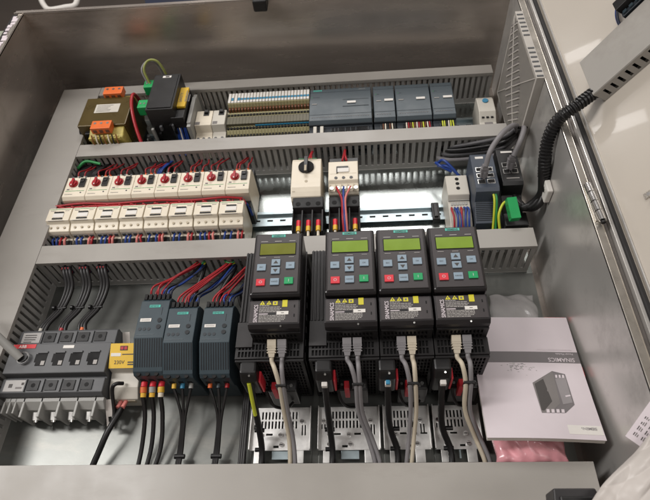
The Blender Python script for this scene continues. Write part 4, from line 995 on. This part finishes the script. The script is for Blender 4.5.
def bz(x, y): return -2.2 * math.sin(min(1, max(0, -y / Lb)) * math.pi) + 2.5 * math.sin(max(0, min(1, x / 148)) * math.pi) * (-y / Lb)
m = M(); m.x = BM; bent(m, 0.6, 147.4, -Lb + .6, -.6, -8, 'white', th=7.9); obj('pages', m, t)
m = M(); m.x = BM; bent(m, 0, 148, -Lb, 0, 0, 'paper', th=.8); cv = obj('cover', m, t)
m = M(); m.x = BM; bk = lambda u, v: on(BM, u, v, 0)
b0, b1 = bk(568, 352).y, bk(573, 363).y
bent(m, 0, 148, b1, b0, .85, 'book_grey', th=.15); bent(m, 0, 14, bk(500, 336).y, bk(500, 329).y, .85, 'book_grey', th=.15)
f = lambda x, y: bz(x, y) + 1.2
for (tx, x, y, sz, mt, bo) in (('SINAMICS', 141, -(b1 + 1.5) / Lb, 9.5, 'paper', .01), ('Power Module', 141, -(b1 + 13.5) / Lb, 4.6, 'book_mid', 0), ('Hardware Installation Manual', 141, -(b1 + 20.5) / Lb, 4.6, 'book_mid', 0)):
    vs, fs = glyphs(tx, 'LEFT', bo); m.add([(x - p[0] * sz * .9, -Lb * y + sz * .72 - p[1] * sz, f(x - p[0] * sz, -Lb * y) + .1) for p in vs], fs, 'paper')
random.seed(11)
for i in range(60):
    sc = bk(519, 367); x = sc.x + random.gauss(0, 9); y = sc.y + random.gauss(0, 5); bent(m, x, x + random.uniform(1, 4), y, y + random.uniform(.5, 1.2), .85, random.choice(['book_mid', 'label_grey']), th=.12, n=1)
def poly(pts, mt, w): m.add([(x, -Lb * y, bz(x, -Lb * y) + w) for x, y in pts], [tuple(range(len(pts)))][:1], mt)
# product picture, drawn upside down
def pp(pts, mt, w): poly([(bk(*q).x, -bk(*q).y / Lb) for q in pts], mt, w)
pp([(532.5, 383), (552, 371), (565, 374), (574.5, 405), (565.5, 413.5), (541.7, 413.5)], 'book_grey', 1.15)
pp([(532.5, 383), (552, 371), (554, 376), (560, 404), (551, 413.4), (541.7, 413.4)], 'print_mid', 1.3)
pp([(534.5, 384), (543, 379), (552, 402), (544, 411.5), (541.5, 411)], 'print_dark', 1.45)
pp([(555, 379), (565, 376), (572.5, 403), (563, 405)], 'book_mid', 1.4)
for i in range(4): pp([(546 + i * 5, 410), (549 + i * 5, 410), (549.5 + i * 5, 413.6), (546.4 + i * 5, 413.6)], 'paper', 1.6)
for i in range(3): pp([(555 + i * 3.4, 375), (557 + i * 3.4, 375), (557.4 + i * 3.4, 378), (555.4 + i * 3.4, 378)], 'paper', 1.6)
pp([(565, 396), (570, 395), (570.6, 396.4), (565.6, 397.4)], 'paper', 1.6)
bent(m, 104, 147, -Lb * .965, -Lb * .90, .85, 'white', th=.2)
vs, fs = glyphs('SIEMENS', 'LEFT', .01); m.add([(140 - p[0] * 5.2, -Lb * .925 - p[1] * 5.2 + 2, f(130, -Lb * .93) + .2) for p in vs], fs, 'book_mid')
obj('cover_print', m, cv)
m = M(); m.x = BM
m.box(118, 149, -3, 6, -9, -6, 'redsticker').box(147, 151, -Lb * .5, -Lb * .42, -10, -7, 'redsticker')
obj('red_insert', m, t)
# pink bubble wrap
def blanket(name, corners, h, mt, label, cat, n=36, ridges=6, amp=4, seed=1, th=1.2, dots=False, crease=0):
    random.seed(seed)
    a, b, c, d = [Vector(q) for q in corners]; vs = []; fs = []
    ph = [(random.uniform(.5, ridges), random.uniform(.5, ridges), random.uniform(0, 6.3), random.uniform(.3, 1)) for _ in range(7)]
    for i in range(n + 1):
        for j in range(n + 1):
            s_, t_ = i / n, j / n; p = a.lerp(b, s_).lerp(d.lerp(c, s_), t_)
            e = sum(w * math.sin(s_ * fx * 6.3 + t_ * fy * 6.3 + q) for fx, fy, q, w in ph) / 3
            z = h * (math.sin(s_ * math.pi) * math.sin(t_ * math.pi)) ** .5 + amp * e
            if crease: z += crease * (abs(math.sin(s_ * 7 + t_ * 4 + .6 * math.sin(t_ * 9))) * .5 + abs(math.sin(t_ * 8 - s_ * 5 + math.sin(s_ * 6))) * .35 + .14 * math.sin(s_ * 31 + t_ * 17) * math.sin(t_ * 23))
            if dots: z += 1.6 * abs(math.sin(i * 1.57 + (j % 2) * .78) * math.sin(j * 1.57))
            vs.append((p.x + amp * .5 * math.sin(t_ * 9 + s_ * 3), p.y + amp * .5 * math.sin(s_ * 11), p.z + z))
    I = lambda i, j: i * (n + 1) + j
    for i in range(n):
        for j in range(n): fs.append((I(i, j), I(i + 1, j), I(i + 1, j + 1), I(i, j + 1)))
    m = M().add(vs, fs, mt, True)
    o = obj(name, m); so = o.modifiers.new('thick', 'SOLIDIFY'); so.thickness = th * S
    return tag(o, label, cat)
blanket('bubble_wrap', [(572, -166, 60), (668, -166, 60), (664, -90, 56), (574, -90, 56)], 22, 'bubble', 'pink bubble wrap bulging out from under the manual', 'packaging', n=56, amp=3.5, seed=4, dots=True)
blanket('bubble_wrap', [(580, -92, 20), (690, -92, 20), (700, 30, 10), (600, 30, 10)], 26, 'bubble', 'rest of the pink packaging wrap hidden under the manual', 'packaging', n=40, amp=4, seed=9) if False else None
blanket('clear_bag', [(600, 30, 62), (672, 30, 62), (684, 112, 24), (612, 112, 24)], 12, 'film', 'crumpled clear plastic bag behind the manual, in front of the duct end', 'bag', n=40, ridges=3, amp=3, seed=5, th=.5)
# white bag and slotted card over the lower right rim
a0, a1, a2, a3 = U(570, 505, z=262), U(690, 505, z=290), U(665, 415, z=290), U(644, 432, z=250)
tag_c = [U(640, 448, z=236), U(628, 436, z=236), U(655, 398, z=250)]
blanket('white_bag', [U(572, 520, z=250), U(700, 530, z=262), U(700, 398, z=278), U(640, 444, z=244)], 3, 'bag', 'translucent white plastic bag hanging over the lower right corner', 'bag', n=110, ridges=1.6, amp=3, seed=8, th=.6, crease=6)
o = tag_c[1]; CM = frame(o, tag_c[2] - o, Vector(o) - Vector(tag_c[0]))
t = thing('test_card', tuple(o), 'white card with columns of small print at the lower right rim', 'card')
m = M(); m.x = CM; m.box(-2, 120, -44, 2, 0, 1, 'paper'); obj('card', m, t)
m = M(); m.x = CM
for i in range(9):
    for j in range(4):
        [m.box(4 + i * 7, 6 + i * 7 + random.uniform(0, 3), -7 - j * 8 + q * 1.8, -6.2 - j * 8 + q * 1.8, 1, 1.3, 'print_dark' if q == 2 else 'print_mid') for q in range(3)] if not (i > 3 and j < 2) else None
for k in range(16):
    t0 = k / 16 * 6.283; m.box(44 + 7 * math.cos(t0) - 1.2, 44 + 7 * math.cos(t0) + 1.2, -10 + 7 * math.sin(t0) - 1.2, -10 + 7 * math.sin(t0) + 1.2, 1, 1.3, 'print_dark')
m.text('UKCA', 38, -12, 5, 'print_dark', w=1.4) if False else None
obj('print', m, t)

# ------------------------------------------------------------------ light
world = bpy.data.worlds.new('World'); scene.world = world; world.use_nodes = True
nt = world.node_tree; bg = nt.nodes['Background']
tc = nt.nodes.new('ShaderNodeTexCoord'); no = nt.nodes.new('ShaderNodeTexNoise'); no.inputs['Scale'].default_value = 3.2; no.inputs['Detail'].default_value = 2
cr = nt.nodes.new('ShaderNodeValToRGB'); cr.color_ramp.elements[0].position = .35; cr.color_ramp.elements[0].color = (.10, .085, .075, 1)
cr.color_ramp.elements[1].position = .65; cr.color_ramp.elements[1].color = (.60, .55, .51, 1)
nt.links.new(tc.outputs['Generated'], no.inputs['Vector']); nt.links.new(no.outputs[0], cr.inputs[0]); nt.links.new(cr.outputs[0], bg.inputs[0])
bg.inputs[1].default_value = .72
def area(name, loc, target, sx, sy, power, col=(1, .97, .945)):
    l = bpy.data.lights.new(name, 'AREA'); l.shape = 'RECTANGLE'; l.size = sx; l.size_y = sy; l.energy = power; l.color = col
    o = bpy.data.objects.new(name, l); COL.objects.link(o); o.location = loc
    o.rotation_euler = (Vector(target) - Vector(loc)).to_track_quat('-Z', 'Y').to_euler()
area('ceiling_or_fill_lamp', (.25, 2.55, 2.5), (.25, 2.55, 0), 1.7, 1.0, 66)
area('ceiling_or_fill_lamp', (-1.5, .3, 2.2), (.5, .2, 0), .35, 1.6, 62)  # fill added from the left to brighten door, fan filter and right wall
area('ceiling_or_fill_lamp', (1.5, -.8, 2.5), (1.5, -.8, 0), 1.4, .3, 16)  # front light added for duct faces turned to the camera
area('streak_lamp', (-1.48, 2.24, .40), (.76, .26, .24), .08, .42, 1.3)  # unseen strip lamp added to draw a highlight streak on the door
area('streak_lamp', (-1.22, 2.70, .36), (.76, .43, .23), .07, .32, .8)  # second added strip lamp, for the streak farther along the door
scene.view_settings.view_transform = 'Standard'; scene.view_settings.look = 'None'
scene.view_settings.exposure = -.2; scene.view_settings.gamma = 1
scene.render.engine = 'CYCLES'
